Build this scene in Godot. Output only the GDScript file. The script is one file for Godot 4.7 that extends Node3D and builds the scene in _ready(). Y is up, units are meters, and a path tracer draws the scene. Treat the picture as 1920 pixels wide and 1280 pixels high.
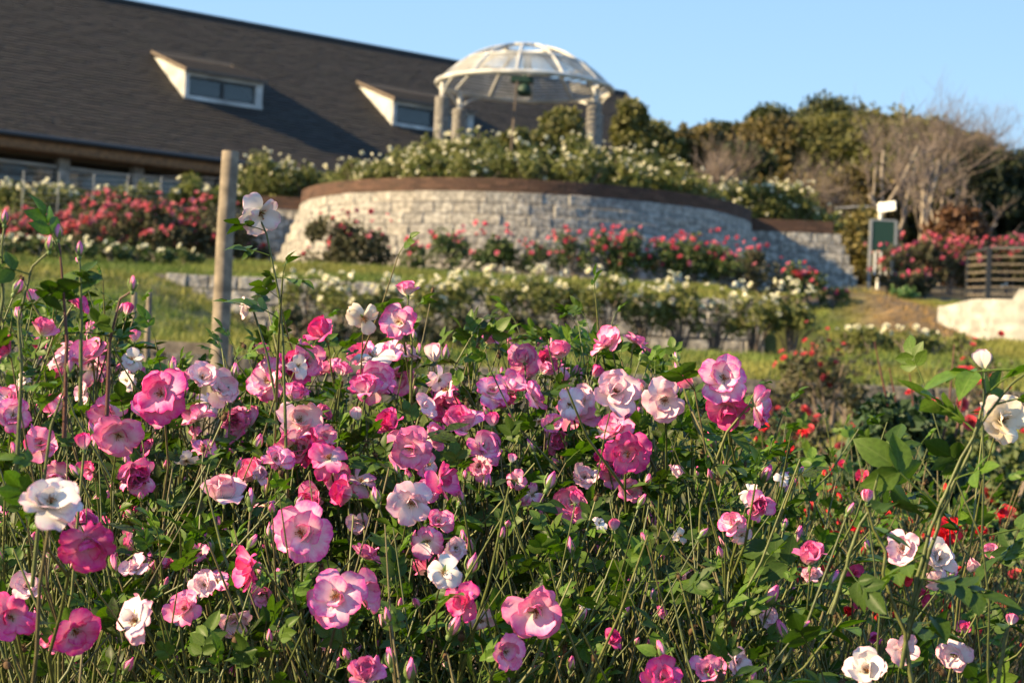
extends Node3D
# A rose garden on a hillside: pink rose bushes close to the camera, terraced lawns, a round stone terrace with a white domed pergola, a long shingled roof behind.

const F := 3444.0                       # focal length in pixels of the 1920 x 1280 photograph
const CAM := Vector3(0, 1.25, 0)
var cam_basis := Basis(Vector3.RIGHT, deg_to_rad(1.66)) * Basis(Vector3.BACK, deg_to_rad(2.6))
var rng := RandomNumberGenerator.new()
var taken := {}
var M := {}
var mesh_of := {}


# ---------------------------------------------------------------- helpers
func at(px: float, py: float, depth: float) -> Vector3:
	return CAM + cam_basis * (Vector3((px - 960.0) / F, -(py - 640.0) / F, -1.0) * depth)

func R(a: float, b: float) -> float:
	return rng.randf_range(a, b)

func rvec() -> Vector3:
	return Vector3(R(-1, 1), R(-1, 1), R(-1, 1))

func numbered(called: String) -> String:
	var n: int = taken.get(called, 0)
	taken[called] = n + 1
	return called if n == 0 else "%s_%03d" % [called, n]

func thing(called: String, label: String, category: String, where := Vector3.ZERO, turn := 0.0, group := "") -> Node3D:
	var o := Node3D.new()
	o.name = numbered(called)
	add_child(o)
	o.position = where
	o.rotation.y = turn
	tag(o, label, category, group)
	return o

func tag(o: Node, label: String, category: String, group := "") -> void:
	o.set_meta("label", label)
	o.set_meta("category", category)
	if group != "":
		o.set_meta("group", group)

func part(called: String, mesh: Mesh, material: Material, parent: Node, xf := Transform3D()) -> MeshInstance3D:
	var o := MeshInstance3D.new()
	o.name = called
	o.mesh = mesh
	o.material_override = material
	o.transform = xf
	parent.add_child(o, true)
	return o

func node(called: String, parent: Node, xf := Transform3D()) -> Node3D:
	var o := Node3D.new()
	o.name = called
	o.transform = xf
	parent.add_child(o, true)
	return o

func many(called: String, mesh: Mesh, material: Material, parent: Node, places: Array, tints := []) -> MultiMeshInstance3D:
	if places.is_empty():
		return null
	var mm := MultiMesh.new()
	mm.transform_format = MultiMesh.TRANSFORM_3D
	mm.use_colors = not tints.is_empty()
	mm.mesh = mesh
	mm.instance_count = places.size()
	for i in places.size():
		mm.set_instance_transform(i, places[i])
		if mm.use_colors:
			mm.set_instance_color(i, tints[i])
	var o := MultiMeshInstance3D.new()
	o.name = called
	o.multimesh = mm
	o.material_override = material
	parent.add_child(o, true)
	o.set_meta("kind", "stuff")
	return o

# A frame whose y axis points along dir.
func along(dir: Vector3, spin := 0.0) -> Basis:
	var y := dir.normalized()
	var ref := Vector3.RIGHT if absf(y.x) < 0.9 else Vector3.BACK
	var z := ref.cross(y).normalized()
	var x := y.cross(z)
	return Basis(x, y, z) * Basis(Vector3.UP, spin)


class Shape:
	var v := PackedVector3Array()
	var uv := PackedVector2Array()
	var c := PackedColorArray()
	var ix := PackedInt32Array()
	var tint := Color.WHITE

	func add(p: Vector3, t := Vector2.ZERO) -> int:
		v.append(p)
		uv.append(t)
		c.append(tint)
		return v.size() - 1

	func tri(a: int, b: int, d: int) -> void:
		ix.append(a)
		ix.append(b)
		ix.append(d)

	# corners clockwise as seen from the front
	func quad(p0: Vector3, p1: Vector3, p2: Vector3, p3: Vector3) -> void:
		var a := add(p0, Vector2(0, 0))
		add(p1, Vector2(0, 1))
		add(p2, Vector2(1, 1))
		add(p3, Vector2(1, 0))
		tri(a, a + 1, a + 2)
		tri(a, a + 2, a + 3)

	func box(xf: Transform3D, size: Vector3) -> void:
		var h := size / 2
		var p := []
		for k in 8:
			p.append(xf * Vector3(h.x if k & 1 else -h.x, h.y if k & 2 else -h.y, h.z if k & 4 else -h.z))
		for q in [[4, 6, 7, 5], [1, 3, 2, 0], [5, 7, 3, 1], [0, 2, 6, 4], [6, 2, 3, 7], [0, 4, 5, 1]]:
			quad(p[q[0]], p[q[1]], p[q[2]], p[q[3]])

	# rows x columns of points already laid out row by row; clockwise when columns run right and rows run up
	func sheet(points: PackedVector3Array, rows: int, cols: int, closed := false) -> void:
		var first := v.size()
		for r in rows:
			for k in cols:
				add(points[r * cols + k], Vector2(float(k) / (cols - 1), float(r) / (rows - 1)))
		for r in rows - 1:
			for k in (cols if closed else cols - 1):
				var k1 := (k + 1) % cols
				var a := first + r * cols + k
				var b := first + r * cols + k1
				var d := first + (r + 1) * cols + k
				var e := first + (r + 1) * cols + k1
				tri(a, d, e)
				tri(a, e, b)

	func tube(path: PackedVector3Array, radii: PackedFloat32Array, sides: int, cap := false) -> void:
		var n := path.size()
		var pts := PackedVector3Array()
		var side := Vector3.ZERO
		for i in n:
			var t := (path[mini(i + 1, n - 1)] - path[maxi(i - 1, 0)]).normalized()
			if i == 0:
				side = t.cross(Vector3.RIGHT if absf(t.x) < 0.8 else Vector3.BACK).normalized()
			else:
				side = (side - t * side.dot(t)).normalized()
			var other := t.cross(side)
			for k in sides:
				var a := TAU * k / sides
				pts.append(path[i] + (side * cos(a) + other * sin(a)) * radii[i])
		var first := v.size()
		sheet(pts, n, sides, true)
		if cap:
			var top := add(path[n - 1])
			for k in sides:
				tri(first + (n - 1) * sides + k, top, first + (n - 1) * sides + (k + 1) % sides)

	# profile: (radius, height) from the bottom up, turned about y
	func lathe(profile: Array, sides: int, xf := Transform3D()) -> void:
		var pts := PackedVector3Array()
		for p in profile:
			for k in sides:
				var a := -TAU * k / sides
				pts.append(xf * Vector3(cos(a) * p.x, p.y, sin(a) * p.x))
		sheet(pts, profile.size(), sides, true)

	func commit(flat := false) -> ArrayMesh:
		var n := PackedVector3Array()
		if flat:
			var fv := PackedVector3Array()
			var fu := PackedVector2Array()
			var fc := PackedColorArray()
			for i in ix:
				fv.append(v[i])
				fu.append(uv[i])
				fc.append(c[i])
			v = fv
			uv = fu
			c = fc
			ix = PackedInt32Array(range(fv.size()))
		n.resize(v.size())
		for t in range(0, ix.size(), 3):
			var f := (v[ix[t + 2]] - v[ix[t]]).cross(v[ix[t + 1]] - v[ix[t]])
			n[ix[t]] += f
			n[ix[t + 1]] += f
			n[ix[t + 2]] += f
		for i in n.size():
			n[i] = n[i].normalized() if n[i].length_squared() > 1e-20 else Vector3.UP
		var arrays := []
		arrays.resize(Mesh.ARRAY_MAX)
		arrays[Mesh.ARRAY_VERTEX] = v
		arrays[Mesh.ARRAY_NORMAL] = n
		arrays[Mesh.ARRAY_TEX_UV] = uv
		arrays[Mesh.ARRAY_COLOR] = c
		arrays[Mesh.ARRAY_INDEX] = ix
		var m := ArrayMesh.new()
		m.add_surface_from_arrays(Mesh.PRIMITIVE_TRIANGLES, arrays)
		return m


# ---------------------------------------------------------------- materials
func grain(frequency: float, low: float, high: float, seed_: int, octaves := 4, size := 256) -> NoiseTexture2D:
	var n := FastNoiseLite.new()
	n.seed = seed_
	n.frequency = frequency
	n.fractal_octaves = octaves
	var ramp := Gradient.new()
	ramp.set_color(0, Color(low, low, low))
	ramp.set_color(1, Color(high, high, high))
	var t := NoiseTexture2D.new()
	t.width = size
	t.height = size
	t.seamless = true
	t.noise = n
	t.color_ramp = ramp
	return t

func mat(linear: Color, rough: float, tex: Texture2D = null, scale := 1.0, bump := 0.0, glow_through := Color.BLACK) -> StandardMaterial3D:
	var m := StandardMaterial3D.new()
	m.albedo_color = linear.linear_to_srgb()
	m.roughness = rough
	m.cull_mode = BaseMaterial3D.CULL_DISABLED
	if tex:
		m.albedo_texture = tex
		m.uv1_triplanar = true
		m.uv1_world_triplanar = true
		m.uv1_scale = Vector3.ONE * scale
	if bump > 0.0:
		m.heightmap_enabled = true
		m.heightmap_texture = tex
		m.heightmap_scale = bump
	if glow_through != Color.BLACK:
		m.backlight_enabled = true
		m.backlight = glow_through
	return m

func tinted(m: StandardMaterial3D) -> StandardMaterial3D:
	m.vertex_color_use_as_albedo = true
	return m

# The pigment of a rose petal: pale at the base, coloured towards the rim, with fine streaks along it.
func petal_texture(base: Color, mid: Color, rim: Color, start: float, seed_: int) -> ImageTexture:
	var n := FastNoiseLite.new()
	n.seed = seed_
	n.frequency = 0.09
	var im := Image.create(48, 64, false, Image.FORMAT_RGB8)
	for y in 64:
		for x in 48:
			var v := y / 63.0
			var u := absf(x / 47.0 - 0.5) * 2.0
			var streak := n.get_noise_2d(x * 2.4, y * 0.35) * 0.17 + n.get_noise_2d(x * 0.6 + 90, y * 0.6) * 0.20
			var k := smoothstep(start, 1.02, maxf(v, u * u * 0.86 * smoothstep(0.1, 0.6, v)) + streak * smoothstep(0.1, 0.5, v))
			var col := base.lerp(mid, smoothstep(0.02, 0.34, v)).lerp(rim, k)
			im.set_pixel(x, y, col.linear_to_srgb())
	return ImageTexture.create_from_image(im)

# A rose leaflet: darker blade, paler midrib and side veins, now and then black-spot disease.
func leaf_texture(blade: Color, vein: Color, spots: float, seed_: int) -> ImageTexture:
	var n := FastNoiseLite.new()
	n.seed = seed_
	n.frequency = 0.05
	var im := Image.create(48, 64, false, Image.FORMAT_RGB8)
	for y in 64:
		for x in 48:
			var u := absf(x / 47.0 - 0.5) * 2.0
			var v := y / 63.0
			var k := 0.7 * (1.0 - smoothstep(0.0, 0.09, u))
			var side := absf(fposmod((v - u * 0.22) * 6.0, 1.0) - 0.5) * 2.0
			k = maxf(k, 0.3 * smoothstep(0.8, 1.0, side))
			var col := blade * (1.0 + 0.35 * n.get_noise_2d(x * 1.6, y * 1.6))
			col = col.lerp(vein, k)
			if spots > 0.0:
				col = col.lerp(Color(0.018, 0.014, 0.010), spots * smoothstep(0.12, 0.26, n.get_noise_2d(x * 2.6 + 300, y * 2.6)))
			col.a = 1.0
			im.set_pixel(x, y, col.linear_to_srgb())
	return ImageTexture.create_from_image(im)

func uv_mat(tex: Texture2D, rough: float, through: Color, specular := 0.5) -> StandardMaterial3D:
	var m := StandardMaterial3D.new()
	m.albedo_texture = tex
	m.roughness = rough
	m.metallic_specular = specular
	m.texture_repeat = false
	m.cull_mode = BaseMaterial3D.CULL_DISABLED
	m.backlight_enabled = true
	m.backlight = through
	return m

func make_materials() -> void:
	var fine := grain(0.035, 0.55, 1.0, 3)
	var rough_ := grain(0.02, 0.45, 1.0, 5, 5)
	var soft := grain(0.012, 0.6, 1.0, 8, 3)
	M.fine = fine
	M.ground = tinted(mat(Color(1, 1, 1), 0.95, rough_, 0.9, 3.0))
	M.grass = tinted(mat(Color(1, 1, 1), 0.75, null, 1.0, 0.0, Color(0.5, 0.6, 0.3)))
	M.stone = []
	for t in [Color(0.58, 0.54, 0.49), Color(0.63, 0.59, 0.54), Color(0.54, 0.51, 0.47), Color(0.59, 0.54, 0.48), Color(0.48, 0.45, 0.42)]:
		M.stone.append(mat(t, 0.92, rough_, 1.7, 2.0))
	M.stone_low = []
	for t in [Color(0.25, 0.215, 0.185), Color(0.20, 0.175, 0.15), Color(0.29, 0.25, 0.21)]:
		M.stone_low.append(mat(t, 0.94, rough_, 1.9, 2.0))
	M.mortar = mat(Color(0.23, 0.205, 0.18), 0.95, fine, 2.0)
	M.brick = tinted(mat(Color(1, 1, 1), 0.9, fine, 3.0))
	M.soil = mat(Color(0.10, 0.065, 0.04), 1.0, rough_, 1.5, 3.0)
	M.shingle = tinted(mat(Color(1, 1, 1), 0.95, fine, 4.0))
	M.white_steel = mat(Color(0.80, 0.78, 0.74), 0.4, soft, 0.7)
	M.concrete = mat(Color(0.34, 0.31, 0.28), 0.9, fine, 1.2, 0.4)
	M.white_paint = mat(Color(0.78, 0.77, 0.74), 0.6, soft, 0.5)
	M.plaster = mat(Color(0.52, 0.50, 0.465), 0.9, soft, 1.2)
	M.wood = mat(Color(0.36, 0.29, 0.215), 0.85, fine, 1.4)
	M.soffit = mat(Color(0.36, 0.18, 0.07), 0.7, fine, 0.8)
	M.dark_metal = mat(Color(0.03, 0.03, 0.032), 0.5)
	M.grey_metal = mat(Color(0.28, 0.29, 0.30), 0.45)
	M.glass = mat(Color(0.05, 0.08, 0.10), 0.04)
	M.glass.transparency = BaseMaterial3D.TRANSPARENCY_ALPHA
	M.glass.albedo_color.a = 0.35
	M.inner_wall = mat(Color(0.42, 0.37, 0.30), 0.9)
	M.roof_deck = mat(Color(0.09, 0.065, 0.045), 0.9)
	M.green_board = mat(Color(0.010, 0.045, 0.030), 0.6)
	M.sign_white = mat(Color(0.85, 0.84, 0.80), 0.5)
	M.bark_pale = mat(Color(0.54, 0.45, 0.36), 0.9, fine, 1.5)
	M.bark_grey = mat(Color(0.26, 0.20, 0.16), 0.9, fine, 1.5)
	M.bark_dark = mat(Color(0.09, 0.07, 0.055), 0.9, fine, 1.5)
	M.twig = mat(Color(0.21, 0.165, 0.14), 0.9)
	M.leafy = tinted(mat(Color(1, 1, 1), 0.6, null, 1.0, 0.0, Color(0.55, 0.62, 0.30)))
	# foreground roses
	M.cane = [mat(Color(0.155, 0.185, 0.040), 0.5, fine, 9.0), mat(Color(0.205, 0.22, 0.055), 0.55, fine, 9.0), mat(Color(0.115, 0.145, 0.035), 0.5, fine, 9.0), mat(Color(0.19, 0.155, 0.06), 0.7, fine, 9.0)]
	M.cane_red = mat(Color(0.16, 0.045, 0.03), 0.5, fine, 9.0)
	M.sepal = mat(Color(0.13, 0.20, 0.06), 0.6, null, 1.0, 0.0, Color(0.4, 0.5, 0.2))
	M.stamen = mat(Color(0.30, 0.13, 0.035), 0.8)
	M.withered = mat(Color(0.16, 0.085, 0.035), 0.9, fine, 12.0)
	M.leaf = []
	var kinds := [[Color(0.046, 0.088, 0.014), Color(0.09, 0.14, 0.035), 0.0], [Color(0.082, 0.14, 0.020), Color(0.14, 0.20, 0.05), 0.0], [Color(0.042, 0.070, 0.012), Color(0.06, 0.11, 0.025), 0.85], [Color(0.095, 0.175, 0.022), Color(0.17, 0.24, 0.05), 0.0], [Color(0.13, 0.20, 0.035), Color(0.2, 0.27, 0.07), 0.5]]
	for k in kinds.size():
		M.leaf.append(uv_mat(leaf_texture(kinds[k][0], kinds[k][1], kinds[k][2], 40 + k), 0.46, Color(0.75, 0.85, 0.15), 0.34))
	M.petal = {}
	var tones := {
		"pink": [Color(0.88, 0.82, 0.62), Color(0.90, 0.66, 0.72), Color(0.85, 0.10, 0.39), 0.20],
		"deep": [Color(0.88, 0.76, 0.62), Color(0.85, 0.36, 0.52), Color(0.79, 0.035, 0.27), 0.05],
		"rose": [Color(0.88, 0.80, 0.62), Color(0.89, 0.54, 0.63), Color(0.85, 0.15, 0.39), 0.14],
		"blush": [Color(0.88, 0.82, 0.66), Color(0.88, 0.72, 0.73), Color(0.86, 0.40, 0.54), 0.34],
		"white": [Color(0.74, 0.69, 0.50), Color(0.75, 0.68, 0.64), Color(0.78, 0.50, 0.57), 0.55],
		"cream": [Color(0.84, 0.72, 0.46), Color(0.88, 0.79, 0.62), Color(0.86, 0.66, 0.54), 0.6],
		"red": [Color(0.66, 0.14, 0.10), Color(0.74, 0.035, 0.05), Color(0.72, 0.018, 0.03), 0.2],
		"cerise": [Color(0.74, 0.3, 0.35), Color(0.78, 0.09, 0.20), Color(0.74, 0.03, 0.13), 0.2],
	}
	for k in tones:
		var t: Array = tones[k]
		M.petal[k] = []
		for s in 2:
			M.petal[k].append(uv_mat(petal_texture(t[0], t[1], t[2], t[3] + 0.08 * s, 7 + 13 * s), 0.55, Color(0.6, 0.6, 0.6), 0.3))
	M.bloom_white = mat(Color(0.84, 0.80, 0.66), 0.6, null, 1.0, 0.0, Color(0.6, 0.6, 0.5))
	M.bloom_pink = [mat(Color(0.78, 0.14, 0.24), 0.6, null, 1.0, 0.0, Color(0.5, 0.4, 0.4)), mat(Color(0.82, 0.26, 0.34), 0.6, null, 1.0, 0.0, Color(0.5, 0.4, 0.4)), mat(Color(0.66, 0.05, 0.12), 0.6, null, 1.0, 0.0, Color(0.5, 0.4, 0.4))]
	M.bloom_salmon = [mat(Color(0.72, 0.15, 0.22), 0.6, null, 1.0, 0.0, Color(0.5, 0.4, 0.4)), mat(Color(0.78, 0.25, 0.31), 0.6, null, 1.0, 0.0, Color(0.5, 0.4, 0.4)), mat(Color(0.60, 0.07, 0.13), 0.6, null, 1.0, 0.0, Color(0.5, 0.4, 0.4))]
	M.bloom_red = [mat(Color(0.60, 0.025, 0.035), 0.6, null, 1.0, 0.0, Color(0.5, 0.4, 0.4)), mat(Color(0.68, 0.06, 0.08), 0.6, null, 1.0, 0.0, Color(0.5, 0.4, 0.4))]
	M.bloom_magenta = [mat(Color(0.60, 0.05, 0.22), 0.6, null, 1.0, 0.0, Color(0.5, 0.4, 0.4)), mat(Color(0.74, 0.22, 0.34), 0.6, null, 1.0, 0.0, Color(0.5, 0.4, 0.4))]


# ---------------------------------------------------------------- the ground
# height above the camera's eye level at a place x metres to the right and d metres ahead
func rise(x: float, d: float) -> float:
	var n := sin(x * 0.9 + d * 0.37) * 0.02 + sin(x * 0.31 - d * 0.6) * 0.03
	var low := -1.2 + 1.08 * smoothstep(3.0, 13.8, d)
	if d < 14.0:
		return low + n * smoothstep(3.0, 6.0, d)
	var mid := 0.2 + 0.30 * clampf((d - 14.0) / 6.0, 0.0, 1.0)
	var up := 1.22 + 0.53 * clampf((d - 21.5) / 6.0, 0.0, 1.0) + 0.1 * clampf((d - 27.5) / 5.5, 0.0, 1.0)
	var stepped := mid if d < 21.5 else up
	if x < -2.2:
		var bank := lerpf(mid, 1.22, smoothstep(17.0, 21.4, d)) if d < 21.5 else up
		stepped = lerpf(stepped, bank, smoothstep(-2.2, -4.4, x))
	if x > 2.9:
		var ramp := 0.2 + 0.25 * clampf((d - 14.0) / 4.0, 0.0, 1.0) + 0.55 * clampf((d - 17.5) / 7.5, 0.0, 1.0) + 0.80 * smoothstep(24.5, 30.5, d)
		ramp += 0.24 * exp(-pow((x - 5.55) / 0.75, 2.0)) * smoothstep(24.5, 26.8, d) * smoothstep(31.0, 28.5, d)
		stepped = lerpf(stepped, ramp, smoothstep(2.9, 3.9, x))
	if d < 33.0 and x > -5.5:
		if x > 5.4 and d > 30.0:
			stepped = lerpf(stepped, 1.8 + 1.2 * smoothstep(30.0, 43.0, d), smoothstep(5.4, 5.9, x))
		return stepped + n
	var top := 3.25 + 0.02 * maxf(0.0, d - 33.0)
	if x <= -5.5:
		return lerpf(stepped, top, smoothstep(29.5, 33.5, d)) + n
	if x > 5.4:
		top = lerpf(top, 1.8 + 1.2 * smoothstep(30.0, 43.0, d) + 0.02 * maxf(0.0, d - 41.0), smoothstep(5.4, 5.9, x))
	return top + n

func floor_y(x: float, z: float) -> float:
	return CAM.y + rise(x, -z)

func on_ground(px: float, d: float) -> Vector3:
	var p := at(px, 640, d)
	return Vector3(p.x, floor_y(p.x, p.z), p.z)

func ground_tint(x: float, d: float, n: FastNoiseLite) -> Color:
	var k := n.get_noise_2d(x * 14.0, d * 14.0)
	var fine := n.get_noise_2d(x * 60.0 + 500.0, d * 60.0)
	var lawn := Color(0.115, 0.155, 0.026).lerp(Color(0.195, 0.185, 0.038), clampf(0.5 + 1.3 * k, 0.0, 1.0)) * (1.0 + 0.5 * fine)
	var soil := Color(0.13, 0.085, 0.055) * (1.0 + 0.6 * fine)
	var bare := 0.0
	if d < 7.5:
		bare = 1.0
	bare = maxf(bare, smoothstep(1.0, 0.5, absf(d - 20.7) + 0.4 * k) * smoothstep(3.2, 2.7, x) * smoothstep(-3.4, -2.8, x))
	bare = maxf(bare, smoothstep(1.0, 0.6, absf(d - 28.7) + 0.5 * k) * smoothstep(5.6, 5.0, x))
	if d > 33.0:
		bare = maxf(bare, 0.8)
	# the worn brown patch in the grass beside the white wall
	var dry := smoothstep(1.9, 0.6, Vector2((x - 5.95) * 1.5, (d - 27.6) * 0.42).length() + 1.0 * k)
	var col := lawn.lerp(soil, bare).lerp(Color(0.30, 0.165, 0.065) * (1.0 + 0.5 * fine), dry * 0.85 * (1.0 - bare))
	col.a = 1.0
	return col

func build_ground() -> void:
	var n := FastNoiseLite.new()
	n.seed = 11
	n.frequency = 0.02
	n.fractal_octaves = 3
	var ds := [-60.0, -10.0, 0.0, 1.5, 3.0, 4.0, 5.0]
	var d := 5.3
	while d < 45.0:
		ds.append(d)
		d += 0.3
		for s in [13.97, 21.47, 32.97]:
			if d > s - 0.16 and d - 0.3 < s - 0.16:
				ds.append(s)
				ds.append(s + 0.06)
				d = s + 0.2
	ds += [48.0, 55.0, 65.0, 80.0, 110.0, 160.0, 260.0, 420.0]
	var xs := [-400.0, -200.0, -90.0, -50.0, -30.0, -22.0, -18.0]
	var x := -15.0
	while x < 15.0:
		xs.append(x)
		x += 0.25
	xs += [15.0, 18.0, 22.0, 30.0, 50.0, 90.0, 200.0, 400.0]
	var s := Shape.new()
	for dd in ds:
		for xx in xs:
			s.tint = ground_tint(xx, dd, n)
			s.add(Vector3(xx, CAM.y + rise(xx, dd), -dd))
	var w := xs.size()
	for r in ds.size() - 1:
		for k in w - 1:
			var a := r * w + k
			s.tri(a, a + w, a + w + 1)
			s.tri(a, a + w + 1, a + 1)
	var o := part("ground", s.commit(), M.ground, self)
	o.set_meta("kind", "structure")
	tag(o, "grassy hillside stepping up in terraces towards the round stone wall", "ground")
	# grass on the lawns: short blades in tufts
	var t := Shape.new()
	for k in 7:
		var a := R(0, TAU)
		var foot := Vector3(R(-0.05, 0.05), 0, R(-0.05, 0.05))
		var lean := Vector3(cos(a), 0, sin(a)) * R(0.01, 0.04)
		var side := Vector3(-sin(a), 0, cos(a)) * 0.006
		var h := R(0.04, 0.09)
		var i := t.add(foot - side)
		t.add(foot + lean + Vector3.UP * h)
		t.add(foot + side)
		t.tri(i, i + 1, i + 2)
	var places := []
	var tints := []
	for k in 42000:
		var dd := 8.0 + 25.0 * sqrt(rng.randf())
		var xx := R(-0.29, 0.30) * dd
		var col := ground_tint(xx, dd, n)
		if (col.g < col.r * 0.8 and rng.randf() < 0.8) or (absf(dd - 21.5) < 0.15) or (absf(dd - 14.0) < 0.15):
			continue
		var sc := R(0.7, 1.4)
		places.append(Transform3D(Basis(Vector3.UP, R(0, TAU)).scaled(Vector3(sc, sc * R(0.6, 1.2), sc)), Vector3(xx, CAM.y + rise(xx, dd) - 0.005, -dd)))
		col = col * R(0.85, 1.35)
		col.a = 1.0
		tints.append(col)
	var g := many("grass", t.commit(), M.grass, self, places, tints)
	tag(g, "short yellow-green grass covering the terraced lawns", "grass")


# ---------------------------------------------------------------- stone walls
func stone_meshes() -> void:
	mesh_of.stone = []
	for k in 7:
		var s := Shape.new()
		# a split-faced block: unit cube about its back face, rough front towards +z, edges drawn in
		var pts := PackedVector3Array()
		for r in 5:
			for q in 5:
				var u := [-0.5, -0.44, 0.0, 0.44, 0.5][q] as float
				var w := [-0.5, -0.40, 0.0, 0.40, 0.5][r] as float
				var edge := q in [0, 4] or r in [0, 4]
				pts.append(Vector3(u + R(-0.02, 0.02), w + R(-0.03, 0.03), 0.85 + R(-0.05, 0.03) if edge else 1.0 + R(-0.03, 0.03)))
		s.sheet(pts, 5, 5)
		var ring := [pts[0], pts[4], pts[24], pts[20]]
		for q in 4:
			var a: Vector3 = ring[q]
			var b: Vector3 = ring[(q + 1) % 4]
			s.quad(Vector3(b.x, b.y, 0), Vector3(b.x, b.y, b.z), Vector3(a.x, a.y, a.z), Vector3(a.x, a.y, 0))
		mesh_of.stone.append(s.commit(true))

# line(t, y) gives the foot point, outward and tangent of the wall's face at t metres along it and y metres up
func lay_stones(parent: Node, length: float, height: float, course: float, wide: Vector2, line: Callable, mats: Array, ends: Callable) -> void:
	var rows := int(round(height / course))
	for r in rows:
		var y := (r + 0.5) * height / rows
		var span: Vector2 = ends.call(y)
		var t := span.x - R(0.0, wide.x * 0.6)
		while t < span.y:
			var w := R(wide.x, wide.y)
			var a := maxf(t, span.x)
			var b := minf(t + w, span.y)
			t += w
			if b - a < 0.06:
				continue
			var f: Array = line.call((a + b) / 2.0, y)
			var out: Vector3 = f[1]
			var tangent: Vector3 = f[2]
			var up: Vector3 = out.cross(tangent).normalized()
			var basis := Basis(tangent * (b - a - R(0.004, 0.012)), up * (height / rows - R(0.002, 0.008)), out * (0.10 + R(-0.010, 0.016)))
			part("stone", mesh_of.stone[rng.randi() % 7], mats[rng.randi() % mats.size()], parent, Transform3D(basis, f[0] - out * 0.08))

func core(parent: Node, t0: float, t1: float, height: float, line: Callable, deep: float, steps: int) -> void:
	var s := Shape.new()
	var face := PackedVector3Array()
	for y in [-0.3, height]:
		for k in steps + 1:
			var f: Array = line.call(lerpf(t0, t1, float(k) / steps), y)
			face.append(f[0] - f[1] * 0.03)
	s.sheet(face, 2, steps + 1)
	var top := PackedVector3Array()
	for back in [0.03, deep]:
		for k in steps + 1:
			var f: Array = line.call(lerpf(t0, t1, float(k) / steps), height)
			top.append(f[0] - Vector3(f[1].x, 0, f[1].z).normalized() * back)
	s.sheet(top, 2, steps + 1)
	part("mortar", s.commit(), M.mortar, parent)

# courses of small bricks on top of a wall, joined: each one is only a few pixels high
func coping(parent: Node, t0: float, t1: float, base: float, courses: int, line: Callable, deep: float) -> void:
	var s := Shape.new()
	for c in courses:
		var t := t0 - (0.1 if c % 2 else 0.0)
		while t < t1:
			var a := maxf(t, t0)
			var b := minf(t + 0.21, t1)
			t += 0.21
			if b - a < 0.03:
				continue
			var f: Array = line.call((a + b) / 2.0, base)
			var out := Vector3(f[1].x, 0, f[1].z).normalized()
			s.tint = Color(0.185, 0.098, 0.066).lerp(Color(0.115, 0.064, 0.046), rng.randf()) * R(0.8, 1.25)
			s.tint.a = 1.0
			var xf := Transform3D(Basis(f[2], Vector3.UP, out), f[0] + Vector3.UP * (0.027 + c * 0.054) + out * (0.05 - deep / 2 + R(-0.004, 0.004)))
			s.box(xf, Vector3(b - a - 0.008, 0.047, deep))
	var o := part("brick_coping", s.commit(), M.brick, parent)
	o.set_meta("kind", "stuff")
	# mortar between the bricks
	var m := Shape.new()
	var n := maxi(2, int((t1 - t0) / 0.4))
	var pts := PackedVector3Array()
	for y in [0.0, courses * 0.054 - 0.008]:
		for k in n + 1:
			var f: Array = line.call(lerpf(t0, t1, float(k) / n), base)
			pts.append(f[0] + Vector3.UP * y + Vector3(f[1].x, 0, f[1].z).normalized() * 0.04)
	m.sheet(pts, 2, n + 1)
	part("mortar_joint", m.commit(), M.mortar, parent)

const DRUM := Vector3(0.15, 0, -33.0)
const DRUM_BASE := 1.25 + 1.70
const DRUM_HIGH := 1.5

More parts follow.
